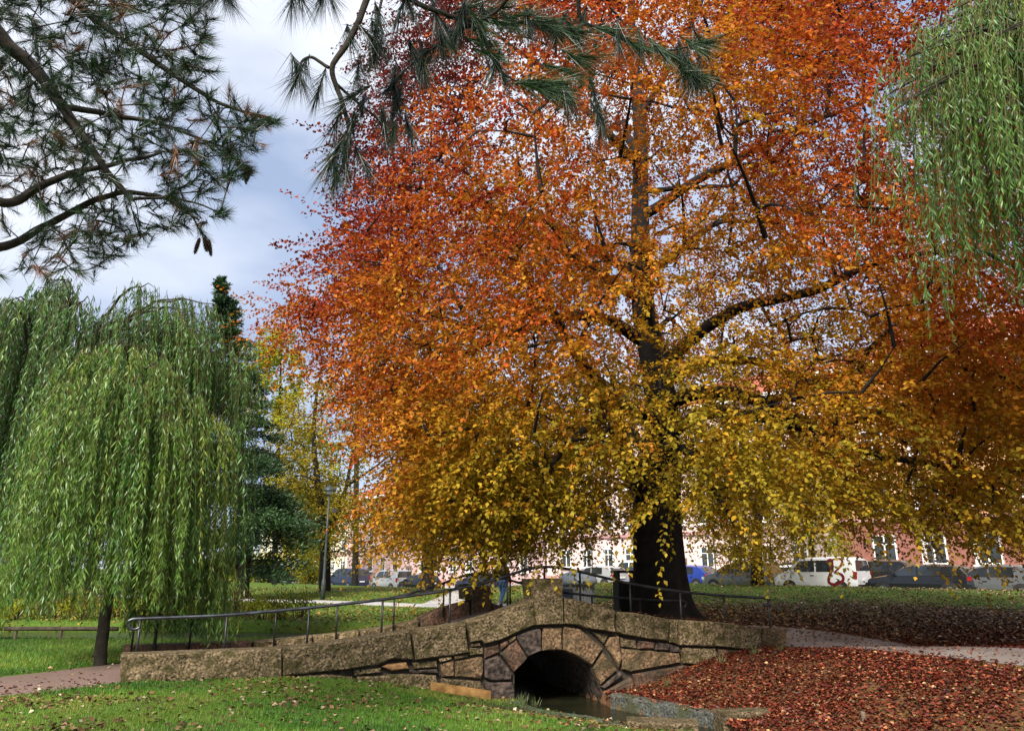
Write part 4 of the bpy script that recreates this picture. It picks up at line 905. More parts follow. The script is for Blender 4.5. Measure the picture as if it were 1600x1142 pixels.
# ------------------------------------------------------------------ plants by the pond
def shrub(name, label, c, rad, h, n, tone, leaf, group, cat='plant', upright=.3):
    o = empty(name, (c[0], c[1], T1(c[0], c[1]))); tag(o, label, cat, group); z0 = T1(c[0], c[1])
    k = max(6, n // 40); a = rng.random(k) * 6.28; rr = np.sqrt(rng.random(k)) * rad
    st = np.stack([c[0] + rr * np.cos(a), c[1] + rr * np.sin(a), z0 + h * (.25 + .75 * rng.random(k)) * (1 - .45 * (rr / rad) ** 2)], 1)
    sk = Skel(); b0 = np.array([c[0], c[1], z0 - .05])
    for s_ in st: sk.ch.append((np.array([b0 + [(s_[0] - c[0]) * .3, (s_[1] - c[1]) * .3, 0], (b0 + s_) / 2 + [0, 0, h * .12], s_]), np.array([.012, .009, .004]) * (1 + h * .4)))
    sk.build('stems', M['wbark'], o, small=4)
    i = rng.integers(0, k, n); p = st[i] + rng.normal(size=(n, 3)) * np.array([rad * .28, rad * .28, h * .16]); p[:, 2] = np.maximum(p[:, 2], z0 + .03)
    d = randunit(n) * np.array([1, 1, .6]) + [0, 0, upright]
    c_ = palette((rng.random(k))[i] * .6 + rng.random(n) * .4, tone) * rng.uniform(.7, 1.2, n)[:, None]
    leaves('foliage', p, d, randunit(n), leaf * rng.uniform(.6, 1.3, n), leaf * .5, c_, M['leaf'], o)
    return o
OLV = [(0, (.05, .075, .015)), (.5, (.13, .15, .02)), (1, (.34, .30, .03))]
BRG = [(0, (.04, .022, .014)), (.5, (.12, .065, .025)), (1, (.24, .19, .04))]
GLD = [(0, (.25, .17, .015)), (.5, (.5, .34, .02)), (1, (.68, .5, .04))]
YGR = [(0, (.14, .18, .015)), (.5, (.32, .33, .02)), (1, (.55, .48, .04))]
k = 0
for px in range(-30, 480, 26):
    base = np.array([*atz(px, 993, -.2)[:2] * 1.0]); y = 24.2 + rng.uniform(0, 1.8); x = base[0] / base[1] * y
    kind = int(rng.integers(0, 3)); k += 1
    shrub('bank_plant', ['olive green marsh plant on the far bank of the pond', 'withered brown marsh plant on the far bank of the pond', 'yellow green marsh plant on the far bank of the pond'][kind], (x, y), .55, rng.uniform(.5, 1.0), 420, [OLV, BRG, YGR][kind], .10, 'marsh plants on the far bank', upright=.9)
def edge_stone(px, Y):
    p = at(px, 990, Y); p[2] = T1(p[0], p[1]); b = MB(); nrg = 9
    V = []
    for i, (f, h_) in enumerate([(1, -.15), (1.05, .05), (.85, .13), (.4, .17)]):
        for j in range(nrg): a = j * 2 * math.pi / nrg; r_ = f * rng.uniform(.85, 1.1); V.append([p[0] + .42 * r_ * math.cos(a), p[1] + .24 * r_ * math.sin(a), p[2] + h_ + rng.uniform(-.02, .02)])
    b.add(V, [(i * nrg + j, i * nrg + (j + 1) % nrg, (i + 1) * nrg + (j + 1) % nrg, (i + 1) * nrg + j) for i in range(3) for j in range(nrg)] + [tuple(3 * nrg + j for j in range(nrg))])
    return tag(b.build('edge_stone', M['stone_g']), 'flat grey stone at the far pond edge', 'stone', 'stones at the pond edge')
for px in (395, 412, 431, 448, 470, 492, 340, 312): edge_stone(px, 23.2 - .012 * (px - 300) * .8)

# ------------------------------------------------------------------ background trees
def btree(name, label, base, trunk, limbs, targets, nleaf, leaf, tone, r0=.05, sprd=.6, material=None, ntw=2, droop=.5, group=None, tmat=None, tr_r=(.3, .06)):
    o = empty(name, base); tag(o, label, 'tree', group); sk = Skel(); sk.limb(trunk, tr_r[0], tr_r[1], 6, .15)
    for pts, a, b in limbs: sk.limb(pts, a, b, 6, .2)
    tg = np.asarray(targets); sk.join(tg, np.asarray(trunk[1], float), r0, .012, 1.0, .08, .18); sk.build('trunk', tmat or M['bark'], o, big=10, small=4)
    p, d, nn, ci, tw = sprays(tg, base[:2], ntw, nleaf, sprd * 1.6, droop, .7); p = p + rng.normal(size=p.shape) * sprd * .35
    s = (rng.random(len(tg)) * .7)[ci] + rng.random(len(p)) * .3
    c = palette(s, tone) * rng.uniform(.7, 1.2, len(p))[:, None]
    leaves('crown', p, d, nn, leaf * rng.uniform(.7, 1.3, len(p)), leaf * .7, c, material or M['leaf'], o)
    return o
def blob(px, py, rx, ry, Y, dY, n, ground_clear=None):
    o = []
    while len(o) < n:
        a, b = rng.uniform(-1, 1, 2)
        if a * a + b * b < 1: o.append(at(px + a * rx, py + b * ry, Y + rng.uniform(-dY, dY)))
    return o
def gbase(px, Y):
    p = at(px, 900, Y); return np.array([p[0], p[1], T1(p[0], p[1])])
# forked olive-yellow tree behind the lamp
b = gbase(566 - 58, 52)
btree('maple_tree', 'forked tree with thin olive yellow leaves behind the lamp post', b, [b - [0, 0, .2], at(508, 870, 52), at(508, 830, 52), at(500, 780, 52), at(492, 720, 52), at(490, 640, 52), at(500, 590, 52)],
      [([at(508, 832, 52), at(528, 800, 51.7), at(540, 760, 51.5), at(550, 715, 51.5), at(558, 660, 51.5)], .2, .05), ([at(540, 760, 51.5), at(580, 735, 51), at(625, 700, 51)], .1, .03), ([at(494, 750, 52), at(465, 740, 52), at(445, 755, 52)], .1, .03), ([at(505, 835, 52), at(480, 825, 52), at(455, 815, 52)], .1, .03), ([at(550, 720, 51.5), at(575, 690, 51.5), at(585, 660, 51.5)], .08, .03)],
      blob(500, 690, 75, 100, 52, 3, 150) + blob(490, 800, 60, 60, 52, 3, 80) + blob(565, 820, 70, 55, 51, 2.5, 90), 24, .20, [(0, (.16, .13, .015)), (.5, (.30, .23, .02)), (1, (.52, .38, .03))], .05, tr_r=(.42, .07))
b = gbase(430, 74)
btree('maple_tree', 'tall golden yellow tree rising behind the dark conifer', b, [b - [0, 0, .2], at(432, 800, 74), at(435, 700, 74), at(437, 600, 74), at(440, 540, 74)], [], blob(425, 590, 45, 75, 74, 3, 110) + blob(470, 760, 60, 110, 76, 3, 150), 22, .36, YGR, .06)
b = gbase(475, 90)
btree('maple_tree', 'bright golden yellow tree beside the cream building', b, [b - [0, 0, .2], at(475, 870, 90), at(478, 820, 90), at(480, 770, 90)], [], blob(475, 810, 42, 62, 90, 3, 150), 30, .40, GLD, .05)
b = gbase(668, 47)
btree('street_tree', 'dark trunked tree with drooping orange leaves by the parked cars', b, [b - [0, 0, .2], at(668, 880, 47), at(670, 800, 47), at(672, 720, 47), at(675, 640, 47)], [], blob(670, 740, 60, 110, 47, 3, 110) + blob(660, 850, 40, 20, 47, 2, 20), 16, .18, [(0, (.25, .13, .015)), (.5, (.5, .24, .02)), (1, (.5, .13, .02))], .05, tr_r=(.46, .12))
b = gbase(1183, 38.5)
btree('street_tree', 'street tree with low yellow leaves in front of the grey car', b, [b - [0, 0, .2], at(1183, 900, 38.5), at(1182, 860, 38.5), at(1186, 780, 38.5), at(1190, 700, 38.5)], [], blob(1180, 800, 90, 70, 38.5, 3, 150) + blob(1178, 868, 45, 20, 38, 1.2, 45), 18, .17, [(0, (.2, .16, .015)), (.5, (.44, .28, .02)), (1, (.6, .42, .04))], .04, tr_r=(.36, .12))
b = gbase(1270, 51)
btree('street_tree', 'slim dark trunked street tree standing behind the white van', b, [b - [0, 0, .2], at(1270, 880, 51), at(1268, 840, 51), at(1262, 780, 51), at(1258, 700, 51)], [], blob(1262, 770, 55, 70, 51, 3, 80) + blob(1298, 850, 12, 20, 51, 1, 16), 16, .2, YGR, .04, tr_r=(.26, .1))
b = gbase(555, 68)
btree('birch_tree', 'distant thin tree with sparse grey green top rising behind the beech', b, [b - [0, 0, .2], at(556, 800, 68), at(558, 600, 68), at(558, 480, 68), at(555, 400, 68)], [], blob(548, 425, 45, 48, 68, 2, 90), 6, .16, [(0, (.10, .14, .12)), (1, (.2, .24, .2))], .045)
# conifer
cb = gbase(380, 40)
con = empty('conifer_tree', cb); tag(con, 'tall dark green conifer between the willows and the golden trees', 'tree')
ct = at(330, 432, 40); MB().tube([cb - [0, 0, .2], cb + [0, 0, 3], (cb + at(360, 560, 40)) / 2, at(360, 560, 40), at(345, 440, 40)], [.36, .32, .25, .16, .04], 10).build('trunk', M['wbark'], con, smooth=True)
cs = Skel(); CP, CDr, CC = [], [], []
Ht = at(345, 440, 40)[2] - cb[2]
for i in range(150):
    f = .07 + .93 * rng.random() ** .9; z = cb[2] + Ht * f; a = rng.random() * 6.28
    ln = (3.7 * (1 - f) ** .9 + .10) * rng.uniform(.7, 1.15)
    cx = np.interp(f, [0, .2, .75, 1], [cb[0], cb[0], at(360, 560, 40)[0], at(345, 440, 40)[0]]); p0 = np.array([cx, 40, z])
    e = p0 + np.array([math.cos(a) * ln, math.sin(a) * ln, -.10 * ln + .25 * (f > .8)])
    mid = (p0 + e) / 2 + [0, 0, .12 * ln]; t = np.linspace(0, 1, 6)[:, None]; cpt = p0 * (1 - t) ** 2 + 2 * mid * t * (1 - t) + e * t * t
    cs.ch.append((cpt, np.linspace(.05, .01, 6)))
    k = int(300 * ln / 2 + 140); tt = .2 + .8 * rng.random(k); q = np.stack([np.interp(tt, t[:, 0], cpt[:, m]) for m in range(3)], 1)
    CP.append(q + rng.normal(size=(k, 3)) * np.array([.30, .30, .16]) * (.25 + .32 * ln)); CDr.append(np.array([math.cos(a), math.sin(a), .15]) * .8 + rng.normal(size=(k, 3)) * .7 + [0, 0, .35])
    CC.append(palette(np.full(k, rng.random() * .5) + rng.random(k) * .5, [(0, (.008, .020, .007)), (.6, (.028, .068, .018)), (1, (.08, .15, .035))]))
cs.build('branches', M['wbark'], con, small=4)
CPa = np.concatenate(CP); leaves('foliage', CPa, np.concatenate(CDr), randunit(len(CPa)), rng.uniform(.15, .3, len(CPa)), .08, np.concatenate(CC), M['needle'], con)
# hedge shrubs at the far left
for i, (px, Y, rd, h, tone, nm) in enumerate([(385, 84, 2.2, 3.6, YGR, 'lime green'), (408, 85, 2.0, 3.3, YGR, 'lime green'), (424, 92, 1.8, 3.6, [(0, (.2, .1, .02)), (1, (.42, .24, .03))], 'rusty orange'), (455, 90, 2.2, 3.6, GLD, 'golden yellow'), (470, 88, 2.0, 3.2, GLD, 'golden yellow'), (487, 86, 1.6, 2.9, YGR, 'lime green'), (365, 86, 2, 4, YGR, 'lime green')]):
    c = at(px, 900, Y); shrub('garden_shrub', nm + ' autumn shrub behind the dark hatchback near the cream building', c[:2], rd, h, 1300, tone, .30, nm + ' shrubs by the cream building', 'shrub')
c = at(1101, 905, 49); shrub('garden_shrub', 'small golden shrub beside the blue car', c[:2], .6, 1.5, 400, GLD, .12, None, 'shrub')
c = at(650, 905, 76); shrub('garden_shrub', 'small crimson shrub at the foot of the pink building', c[:2], .7, 1.3, 300, [(0, (.2, .01, .02)), (1, (.4, .03, .05))], .16, None, 'shrub')
for i, (px, Y) in enumerate([(-60, 40), (20, 38), (80, 46), (140, 44), (210, 50)]):       # golden wood behind the willows
    b = gbase(px, Y); nm = ['golden', 'olive'][i % 2]
    btree('garden_tree', nm + ' tree glimpsed through the willow curtains', b, [b - [0, 0, .2], b + [.1, 0, 3], b + [.2, 0, 7], b + [.1, 0, 10]], [], [b + np.array([rng.normal() * 2.2, rng.normal() * 1.6, 6.5 + rng.normal() * 2.2]) for _ in range(70)], 16, .26, [GLD, OLV][i % 2], .05, group='trees behind the willows')

# ------------------------------------------------------------------ buildings
M['pink'] = mat('pink_render', (.50, .34, .33), (.60, .43, .42), .9, .6, .004, 40)
M['palepink'] = mat('pale_pink_render', (.62, .46, .43), (.70, .55, .52), .9, .6, .004, 40)
M['redwall'] = mat('red_brown_brick', (.22, .085, .065), (.30, .13, .10), .9, 3, .006, 30)
M['ochre'] = mat('ochre_render', (.52, .28, .12), (.62, .37, .18), .9, .6, .004, 40)
M['cream'] = mat('cream_render', (.68, .60, .40), (.76, .69, .50), .9, .6, .004, 40)
M['tile'] = mat('roof_tile', (.30, .075, .04), (.42, .13, .07), .85, 2, .02, 14)
M['trim'] = mat('band_trim', (.42, .22, .21), (.48, .27, .26), .9, 2)
M['white'] = mat('white_paint', (.78, .77, .74), (.70, .69, .66), .6, 4)
M['glass'] = mat('window_glass', (.02, .025, .03), (.05, .06, .065), .08, .8, spec=.7)
M['curtain'] = mat('curtain', (.5, .48, .42), (.4, .38, .33), .9, 3)
M['pipe'] = mat('zinc_pipe', (.12, .11, .11), (.16, .15, .15), .5, 5, metal=.6)
def wmesh(w, h):
    f = MB(); t = .09
    f.box((-w / 2 + t / 2, 0, h / 2), (t, .12, h)); f.box((w / 2 - t / 2, 0, h / 2), (t, .12, h)); f.box((0, 0, t / 2), (w - 2 * t, .12, t)); f.box((0, 0, h - t / 2), (w - 2 * t, .12, t))
    f.box((0, .005, h / 2), (.085, .11, h - 2 * t)); f.box((-w / 4, .01, h * .68), (w / 2 - t - .045, .09, .06)); f.box((w / 4, .01, h * .68), (w / 2 - t - .045, .09, .06)); f.box((0, -.06, -.06), (w + .2, .26, .11))
    g_ = MB(); g_.box((0, .012, h / 2), (w - .1, .05, h - .1)); c_ = MB(); c_.box((-w * .36, -.016, h / 2), (w * .14, .012, h - .22))
    return f.mesh('window', M['white']), g_.mesh('pane', M['glass']), c_.mesh('curtain', M['curtain'])
WM = {k: wmesh(*k) for k in ((1.25, 1.65), (1.5, 1.9))}
RZ = math.atan2(-SD[1], -SD[0])       # local +X runs along the street towards the viewer, local -Y faces the street
def building(name, label, s0, s1, q, depth, base_h, floors, fh, wallm, upper, win, step, roof=True, pipe=True, skip=0, ground_off=0.0):
    """s0 far end, s1 near end along the street; facade at distance q behind the car line"""
    p = SO + SD * s0 + SN * q; Ln = s0 - s1; z0 = min(T1(*p), T1(*(SO + SD * s1 + SN * q))) - .1
    o = empty(name, (p[0], p[1], z0), RZ); tag(o, label, 'building')
    H = base_h + floors * fh
    w = MB(); w.box((Ln / 2, depth / 2, (base_h + fh) / 2), (Ln, depth, base_h + fh)); w.build('ground_floor_wall', wallm, o, local=True)
    w = MB(); w.box((Ln / 2, depth / 2 + .02, (base_h + fh + H) / 2 + .12), (Ln - .02, depth, H - base_h - fh - .02)); w.build('upper_wall', upper, o, local=True)
    b = MB(); b.box((Ln / 2, -.05, base_h + fh + .1), (Ln + .1, .22, .26)); b.build('band', M['trim'], o, local=True)
    b = MB(); b.box((Ln / 2, -.03, .35), (Ln + .05, .16, .9)); b.build('plinth', M['trim'], o, local=True)
    b = MB(); b.box((Ln / 2, -.2, H + .2), (Ln + .4, .6, .3)); b.build('cornice', M['white'], o, local=True)
    if roof:
        r_ = MB(); e = .5; rh = 3.6
        r_.add([[-e, -e, H + .36], [Ln + e, -e, H + .36], [Ln + e, depth + e, H + .36], [-e, depth + e, H + .36], [3, depth / 2, H + rh], [Ln - 3, depth / 2, H + rh]], [(0, 1, 5, 4), (1, 2, 5), (2, 3, 4, 5), (3, 0, 4), (3, 2, 1, 0)])
        r_.build('roof', M['tile'], o, local=True)
    n = int((Ln - 1.6) / step); off = (Ln - (n - 1) * step) / 2
    for f in range(floors):
        for i in range(n):
            if f == 0 and skip and i % skip == skip - 1:
                d_ = MB(); d_.box((off + i * step, -.03, 1.15), (1.15, .12, 2.3)); dd = d_.build('door', M['oldwood'], o, local=True); continue
            fr = link('window', WM[win][0], o, (off + i * step, -.045, base_h + f * fh + (fh - win[1]) * .45))
            link('pane', WM[win][1], fr)
            if (i * 7 + f * 3) % 3: link('curtain', WM[win][2], fr)
    if pipe:
        for xx in np.arange(6, Ln, 13.0): MB().tube([(xx, -.08, .2), (xx, -.08, H)], .06, 8).build('drainpipe', M['pipe'], o, local=True)
    return o
building('apartment_house', 'pink apartment house with red tiled roof behind the parked vans', 73, 35, 14.5, 12, .9, 3, 3.3, M['pink'], M['pink'], (1.25, 1.65), 2.9, skip=5)
building('apartment_house', 'pale pink apartment house behind the beech trunk', 34.5, 5.6, 14.2, 12, .75, 4, 3.4, M['palepink'], M['palepink'], (1.25, 1.65), 2.6, skip=6)
building('apartment_house', 'red brick and ochre house with white windows behind the white van', 5.2, -34, 13.6, 12, .9, 4, 3.5, M['redwall'], M['ochre'], (1.5, 1.9), 3.0, skip=0)
pc = at(405, 900, 122)
o = building('apartment_house', 'cream house beyond the golden shrubs', 122, 88, 24, 12, .8, 3, 3.2, M['cream'], M['cream'], (1.25, 1.65), 3.2)

# ------------------------------------------------------------------ vehicles
def paint(name, c, metal=.0, rough=.28): return mat(name, c, tuple(x * .93 for x in c), rough, 2, metal=metal, spec=.5, coat=.6)
M['p_white'] = paint('white_car_paint', (.74, .74, .72)); M['p_silver'] = paint('silver_car_paint', (.45, .46, .47), .35); M['p_grey'] = paint('grey_car_paint', (.15, .16, .17), .4)
M['p_black'] = paint('black_car_paint', (.010, .011, .014)); M['p_navy'] = paint('navy_car_paint', (.012, .018, .05)); M['p_blue'] = paint('blue_car_paint', (.02, .05, .28))
M['tyre'] = mat('tyre_rubber', (.012, .012, .012), (.02, .02, .02), .9, 20); M['rim'] = mat('alloy_rim', (.4, .4, .41), (.3, .3, .31), .35, 8, metal=.8)
M['carglass'] = mat('car_glass', (.012, .016, .018), (.03, .035, .038), .05, .7, spec=.8)
M['red'] = mat('tail_lamp', (.35, .012, .01), (.25, .01, .01), .2, 9, spec=.6); M['lamp'] = mat('head_lamp', (.6, .62, .65), (.45, .47, .5), .12, 9, spec=.7)
M['plastic'] = mat('black_plastic', (.015, .015, .016), (.03, .03, .03), .6, 20); M['maroon'] = mat('maroon_print', (.16, .012, .016), (.13, .01, .014), .4, 5)
# profiles: (x from tail, top height); belt height; glass quads
CARS = {
    'van':   dict(L=4.45, W=1.85, belt=1.08, prof=[(0, .78), (.03, 1.15), (.10, 1.72), (.28, 1.81), (1.4, 1.85), (2.5, 1.83), (2.95, 1.76), (3.68, 1.16), (4.15, 1.02), (4.38, .82), (4.45, .55)], win=[[(2.12, 1.12), (3.40, 1.12), (2.92, 1.64), (2.12, 1.68)], [(1.10, 1.12), (2.02, 1.12), (2.02, 1.68), (1.10, 1.68)]], shield=((3.66, 1.19), (2.98, 1.74)), rear=((.035, 1.16), (.095, 1.66)), wheels=(.82, 3.52), wr=.32),
    'bus':   dict(L=4.95, W=1.9, belt=1.18, prof=[(0, .8), (.03, 1.2), (.14, 1.82), (.35, 1.93), (2, 1.97), (3.3, 1.93), (3.6, 1.86), (4.25, 1.24), (4.7, 1.08), (4.9, .85), (4.95, .55)], win=[[(2.85, 1.22), (4.0, 1.22), (3.58, 1.76), (2.85, 1.8)], [(1.6, 1.22), (2.75, 1.22), (2.75, 1.8), (1.6, 1.8)], [(.35, 1.22), (1.5, 1.22), (1.5, 1.8), (.42, 1.78)]], shield=((4.23, 1.27), (3.63, 1.84)), rear=((.04, 1.24), (.13, 1.78)), wheels=(.95, 4.0), wr=.34),
    'mpv':   dict(L=4.35, W=1.8, belt=.98, prof=[(0, .7), (.04, 1.0), (.42, 1.52), (.7, 1.6), (1.6, 1.64), (2.4, 1.58), (2.7, 1.5), (3.5, 1.05), (4.05, .9), (4.28, .7), (4.35, .5)], win=[[(2.15, 1.02), (3.28, 1.02), (2.68, 1.42), (2.15, 1.5)], [(1.15, 1.02), (2.06, 1.02), (2.06, 1.51), (1.15, 1.52)], [(.5, 1.04), (1.06, 1.02), (1.06, 1.51), (.72, 1.46)]], shield=((3.48, 1.08), (2.73, 1.49)), rear=((.05, 1.03), (.40, 1.48)), wheels=(.8, 3.5), wr=.32),
    'hatch': dict(L=4.15, W=1.76, belt=.90, prof=[(0, .66), (.05, .95), (.5, 1.36), (.8, 1.43), (1.5, 1.47), (2.2, 1.42), (2.45, 1.36), (3.15, .98), (3.85, .84), (4.08, .66), (4.15, .48)], win=[[(1.95, .94), (2.95, .94), (2.42, 1.29), (1.95, 1.36)], [(.95, .94), (1.87, .94), (1.87, 1.37), (.98, 1.34)]], shield=((3.13, 1.0), (2.48, 1.35)), rear=((.08, .98), (.48, 1.33)), wheels=(.75, 3.35), wr=.31),
    'estate': dict(L=4.7, W=1.82, belt=.93, prof=[(0, .68), (.05, .98), (.45, 1.38), (.75, 1.45), (1.8, 1.49), (2.6, 1.44), (2.85, 1.37), (3.6, 1.0), (4.4, .86), (4.63, .68), (4.7, .48)], win=[[(2.25, .97), (3.4, .97), (2.82, 1.31), (2.25, 1.38)], [(1.2, .97), (2.17, .97), (2.17, 1.39), (1.2, 1.4)], [(.5, .98), (1.12, .97), (1.12, 1.4), (.7, 1.36)]], shield=((3.58, 1.03), (2.88, 1.36)), rear=((.07, 1.0), (.43, 1.34)), wheels=(.9, 3.8), wr=.32),
    'suv':   dict(L=4.5, W=1.86, belt=1.06, prof=[(0, .8), (.04, 1.1), (.35, 1.58), (.6, 1.67), (1.6, 1.71), (2.4, 1.66), (2.75, 1.56), (3.4, 1.14), (4.2, 1.02), (4.43, .8), (4.5, .55)], win=[[(2.1, 1.1), (3.2, 1.1), (2.68, 1.5), (2.1, 1.57)], [(1.15, 1.1), (2.02, 1.1), (2.02, 1.58), (1.15, 1.59)], [(.45, 1.12), (1.07, 1.1), (1.07, 1.59), (.6, 1.55)]], shield=((3.38, 1.17), (2.78, 1.55)), rear=((.06, 1.12), (.33, 1.54)), wheels=(.85, 3.6), wr=.36),
}
WHEEL = {}
def vehicle(kind, label, px, q, pm, cat='car', group='cars parked along the street', s=None, name='parked_car'):
    c = CARS[kind]; Ln, Wd, belt = c['L'], c['W'], c['belt']
    # where the line of sight meets the parking line
    r = ray(px, 900); k = (SO @ SN + q) / (r[:2] @ SN); p = r[:2] * k
    o = empty(name, (p[0], p[1], T1(*p) + .035), math.atan2(SD[1], SD[0])); tag(o, label, cat, group)
    X0 = -Ln / 2
    def hw(z): return Wd / 2 - .17 * max(0, z - belt)
    xs = [a for a, _ in c['prof']]; zs = [b for _, b in c['prof']]
    st = sorted(set(xs + list(np.linspace(.2, Ln - .3, 12))))
    b = MB(); V = []
    for x in st:
        zt = float(np.interp(x, xs, zs)); zb = min(belt, zt - .06); e = min(x, Ln - x); pin = .16 * math.exp(-e / .12)
        half = [(Wd / 2 - .10 - pin, .24), (Wd / 2 - .02 - pin, .38), (Wd / 2 - pin, .62 if zb > .7 else (.4 + zb) / 2), (Wd / 2 - .015 - pin, zb), (hw(zt - .07) - pin, max(zb + .01, zt - .07)), (hw(zt) - .16 - pin, zt - .01), (.3, zt + .015)]
        V += [[X0 + x, y, z] for y, z in half] + [[X0 + x, -y, z] for y, z in half[::-1]]
    m = 14; n = len(st)
    b.add(V, [(i * m + j, (i + 1) * m + j, (i + 1) * m + (j + 1) % m, i * m + (j + 1) % m) for i in range(n - 1) for j in range(m)] + [tuple(range(m)), tuple((n - 1) * m + j for j in range(m))[::-1]])
    body = b.build('body', pm, o, local=True)
    for sgn in (1, -1):
        for w in c['win']:
            g_ = MB(); g_.add([[X0 + x, sgn * (hw(z) + .004), z] for x, z in w] + [[X0 + x, sgn * (hw(z) - .03), z] for x, z in w], [(0, 1, 2, 3) if sgn < 0 else (3, 2, 1, 0)] + [(i, (i + 1) % 4, 4 + (i + 1) % 4, 4 + i) for i in range(4)]); g_.build('side_window', M['carglass'], o, local=True)
            hx = w[0][0] + .14; h_ = MB(); h_.box((X0 + hx, sgn * (Wd / 2 + .012), belt - .14), (.18, .03, .03)); h_.build('door_handle', M['plastic'], o, local=True)
        mr = MB(); mx_ = c['win'][0][1][0] - .15; mr.box((X0 + mx_, sgn * (Wd / 2 + .09), belt + .08), (.12, .18, .14)); mr.build('wing_mirror', pm, o, local=True)
        tl = MB(); tl.box((X0 + .09, sgn * (Wd / 2 - .115), belt - (.12 if kind in ('van', 'bus') else .06)), (.14, .16, .34 if kind in ('van', 'bus', 'suv') else .18)); tl.build('tail_light', M['red'], o, local=True)
        hl = MB(); hl.box((-X0 - .17, sgn * (Wd / 2 - .19), .73), (.24, .26, .15)); hl.build('headlight', M['lamp'], o, local=True)
        tr_ = MB(); tr_.box((0, sgn * (Wd / 2 - .015), .33), (Ln - 1.9, .05, .16)); tr_.build('sill', M['plastic'], o, local=True)
        for wx in c['wheels']:
            ar = MB(); a = np.linspace(0, 2 * math.pi, 20, endpoint=False); R_ = c['wr'] + .07
            ar.add([[X0 + wx + R_ * math.cos(t), sgn * (Wd / 2 + .006), max(.24, c['wr'] + R_ * math.sin(t))] for t in a], [tuple(range(20)) if sgn < 0 else tuple(range(20))[::-1]]); ar.build('wheel_arch', M['plastic'], o, local=True)
            key = c['wr']
            if key not in WHEEL:
                ty = MB(); pr = [(key - .12, -.1), (key - .02, -.1), (key, -.07), (key, .07), (key - .02, .1), (key - .12, .1)]; ty.lathe(pr, n=22); V_ = [np.array([v[0], v[2], v[1]]) for v in np.concatenate(ty.v)]; ty.v = [np.array(V_)]
                ri = MB(); ri.lathe([(.02, -.112), (key - .16, -.105), (key - .115, -.11), (key - .115, .11), (key - .16, .105), (.02, .112)], n=18); ri.v = [np.array([[v[0], v[2], v[1]] for v in np.concatenate(ri.v)])]
                for s5 in range(5):
                    t5 = s5 * 2 * math.pi / 5; ri.box((.5 * (key - .13) * math.cos(t5), .118, .5 * (key - .13) * math.sin(t5)), (.05, .02, .05))
                WHEEL[key] = (ty.mesh('tyre', M['tyre'], True), ri.mesh('rim', M['rim']))
            wh = link('tyre', WHEEL[key][0], o, (X0 + wx, sgn * (Wd / 2 - .085), key)); link('rim', WHEEL[key][1], wh)
    for nm, ((xa, za), (xb, zb_)) in (('windscreen', c['shield']), ('rear_window', c['rear'])):
        d_ = .012 if nm == 'windscreen' else -.014
        g_ = MB(); ya, yb = hw(za) - .14, hw(zb_) - .20
        g_.add([[X0 + xa + d_, -ya, za + .012], [X0 + xa + d_, ya, za + .012], [X0 + xb + d_, yb, zb_ + .012], [X0 + xb + d_, -yb, zb_ + .012], [X0 + xa - d_ * 2, -ya, za - .02], [X0 + xa - d_ * 2, ya, za - .02], [X0 + xb - d_ * 2, yb, zb_ - .02], [X0 + xb - d_ * 2, -yb, zb_ - .02]], [(0, 1, 2, 3), (0, 4, 5, 1), (1, 5, 6, 2), (2, 6, 7, 3), (3, 7, 4, 0)]); g_.build(nm, M['carglass'], o, local=True)
    bp = MB(); bp.box((X0 - .02, 0, .40), (.14, Wd - .3, .24)); bp.build('rear_bumper', M['plastic'] if kind in ('van', 'suv') else pm, o, local=True)
    bp = MB(); bp.box((-X0 - .03, 0, .38), (.14, Wd - .34, .2)); bp.build('front_bumper', M['plastic'], o, local=True)
    pt = MB(); pt.box((X0 - .035, 0, .74), (.04, .52, .11)); pt.build('number_plate', M['white'], o, local=True)
    return o, c, hw, X0
vehicle('hatch', 'dark hatchback parked before the lime green shrubs', 433, 0, M['p_navy'])
vehicle('bus', 'black passenger van parked behind the lamp post', 545, 0, M['p_navy'], 'van')
vehicle('van', 'silver delivery van parked beside the black passenger van', 611, 0, M['p_silver'], 'van')
vehicle('hatch', 'dark car half hidden behind the trunk beside the silver delivery van', 655, 0, M['p_black'])
vehicle('estate', 'dark blue car glimpsed beneath the orange leaves above the bridge', 752, 0, M['p_navy'])
vehicle('hatch', 'silver hatchback parked behind the grey container', 934, 0, M['p_silver'])
vehicle('van', 'white van seen left of the beech trunk behind the black bin', 992, 7.2, M['p_white'], 'van')
vehicle('hatch', 'bright blue car seen right of the beech trunk', 1072, 2.6, M['p_blue'])
vehicle('mpv', 'dark grey people carrier with a street tree in front of it', 1160, 0, M['p_grey'])
vehicle('hatch', 'white car parked beyond the grey people carrier', 1222, 6.8, M['p_white'])
vehicle('suv', 'black car with its roof showing above the white car', 1237, 9.3, M['p_black'])
v, c_, hw_, X0_ = vehicle('van', 'white delivery van with a large maroon letter B on its side', 1283, .1, M['p_white'], 'van')
vehicle('suv', 'black off-road car parked behind the white delivery van', 1366, 3.2, M['p_black'])
vehicle('estate', 'low black estate car partly behind the hanging orange leaves', 1440, -.2, M['p_black'])
vehicle('hatch', 'dark car at the end of the row behind the hanging leaves', 1548, .1, M['p_grey'])
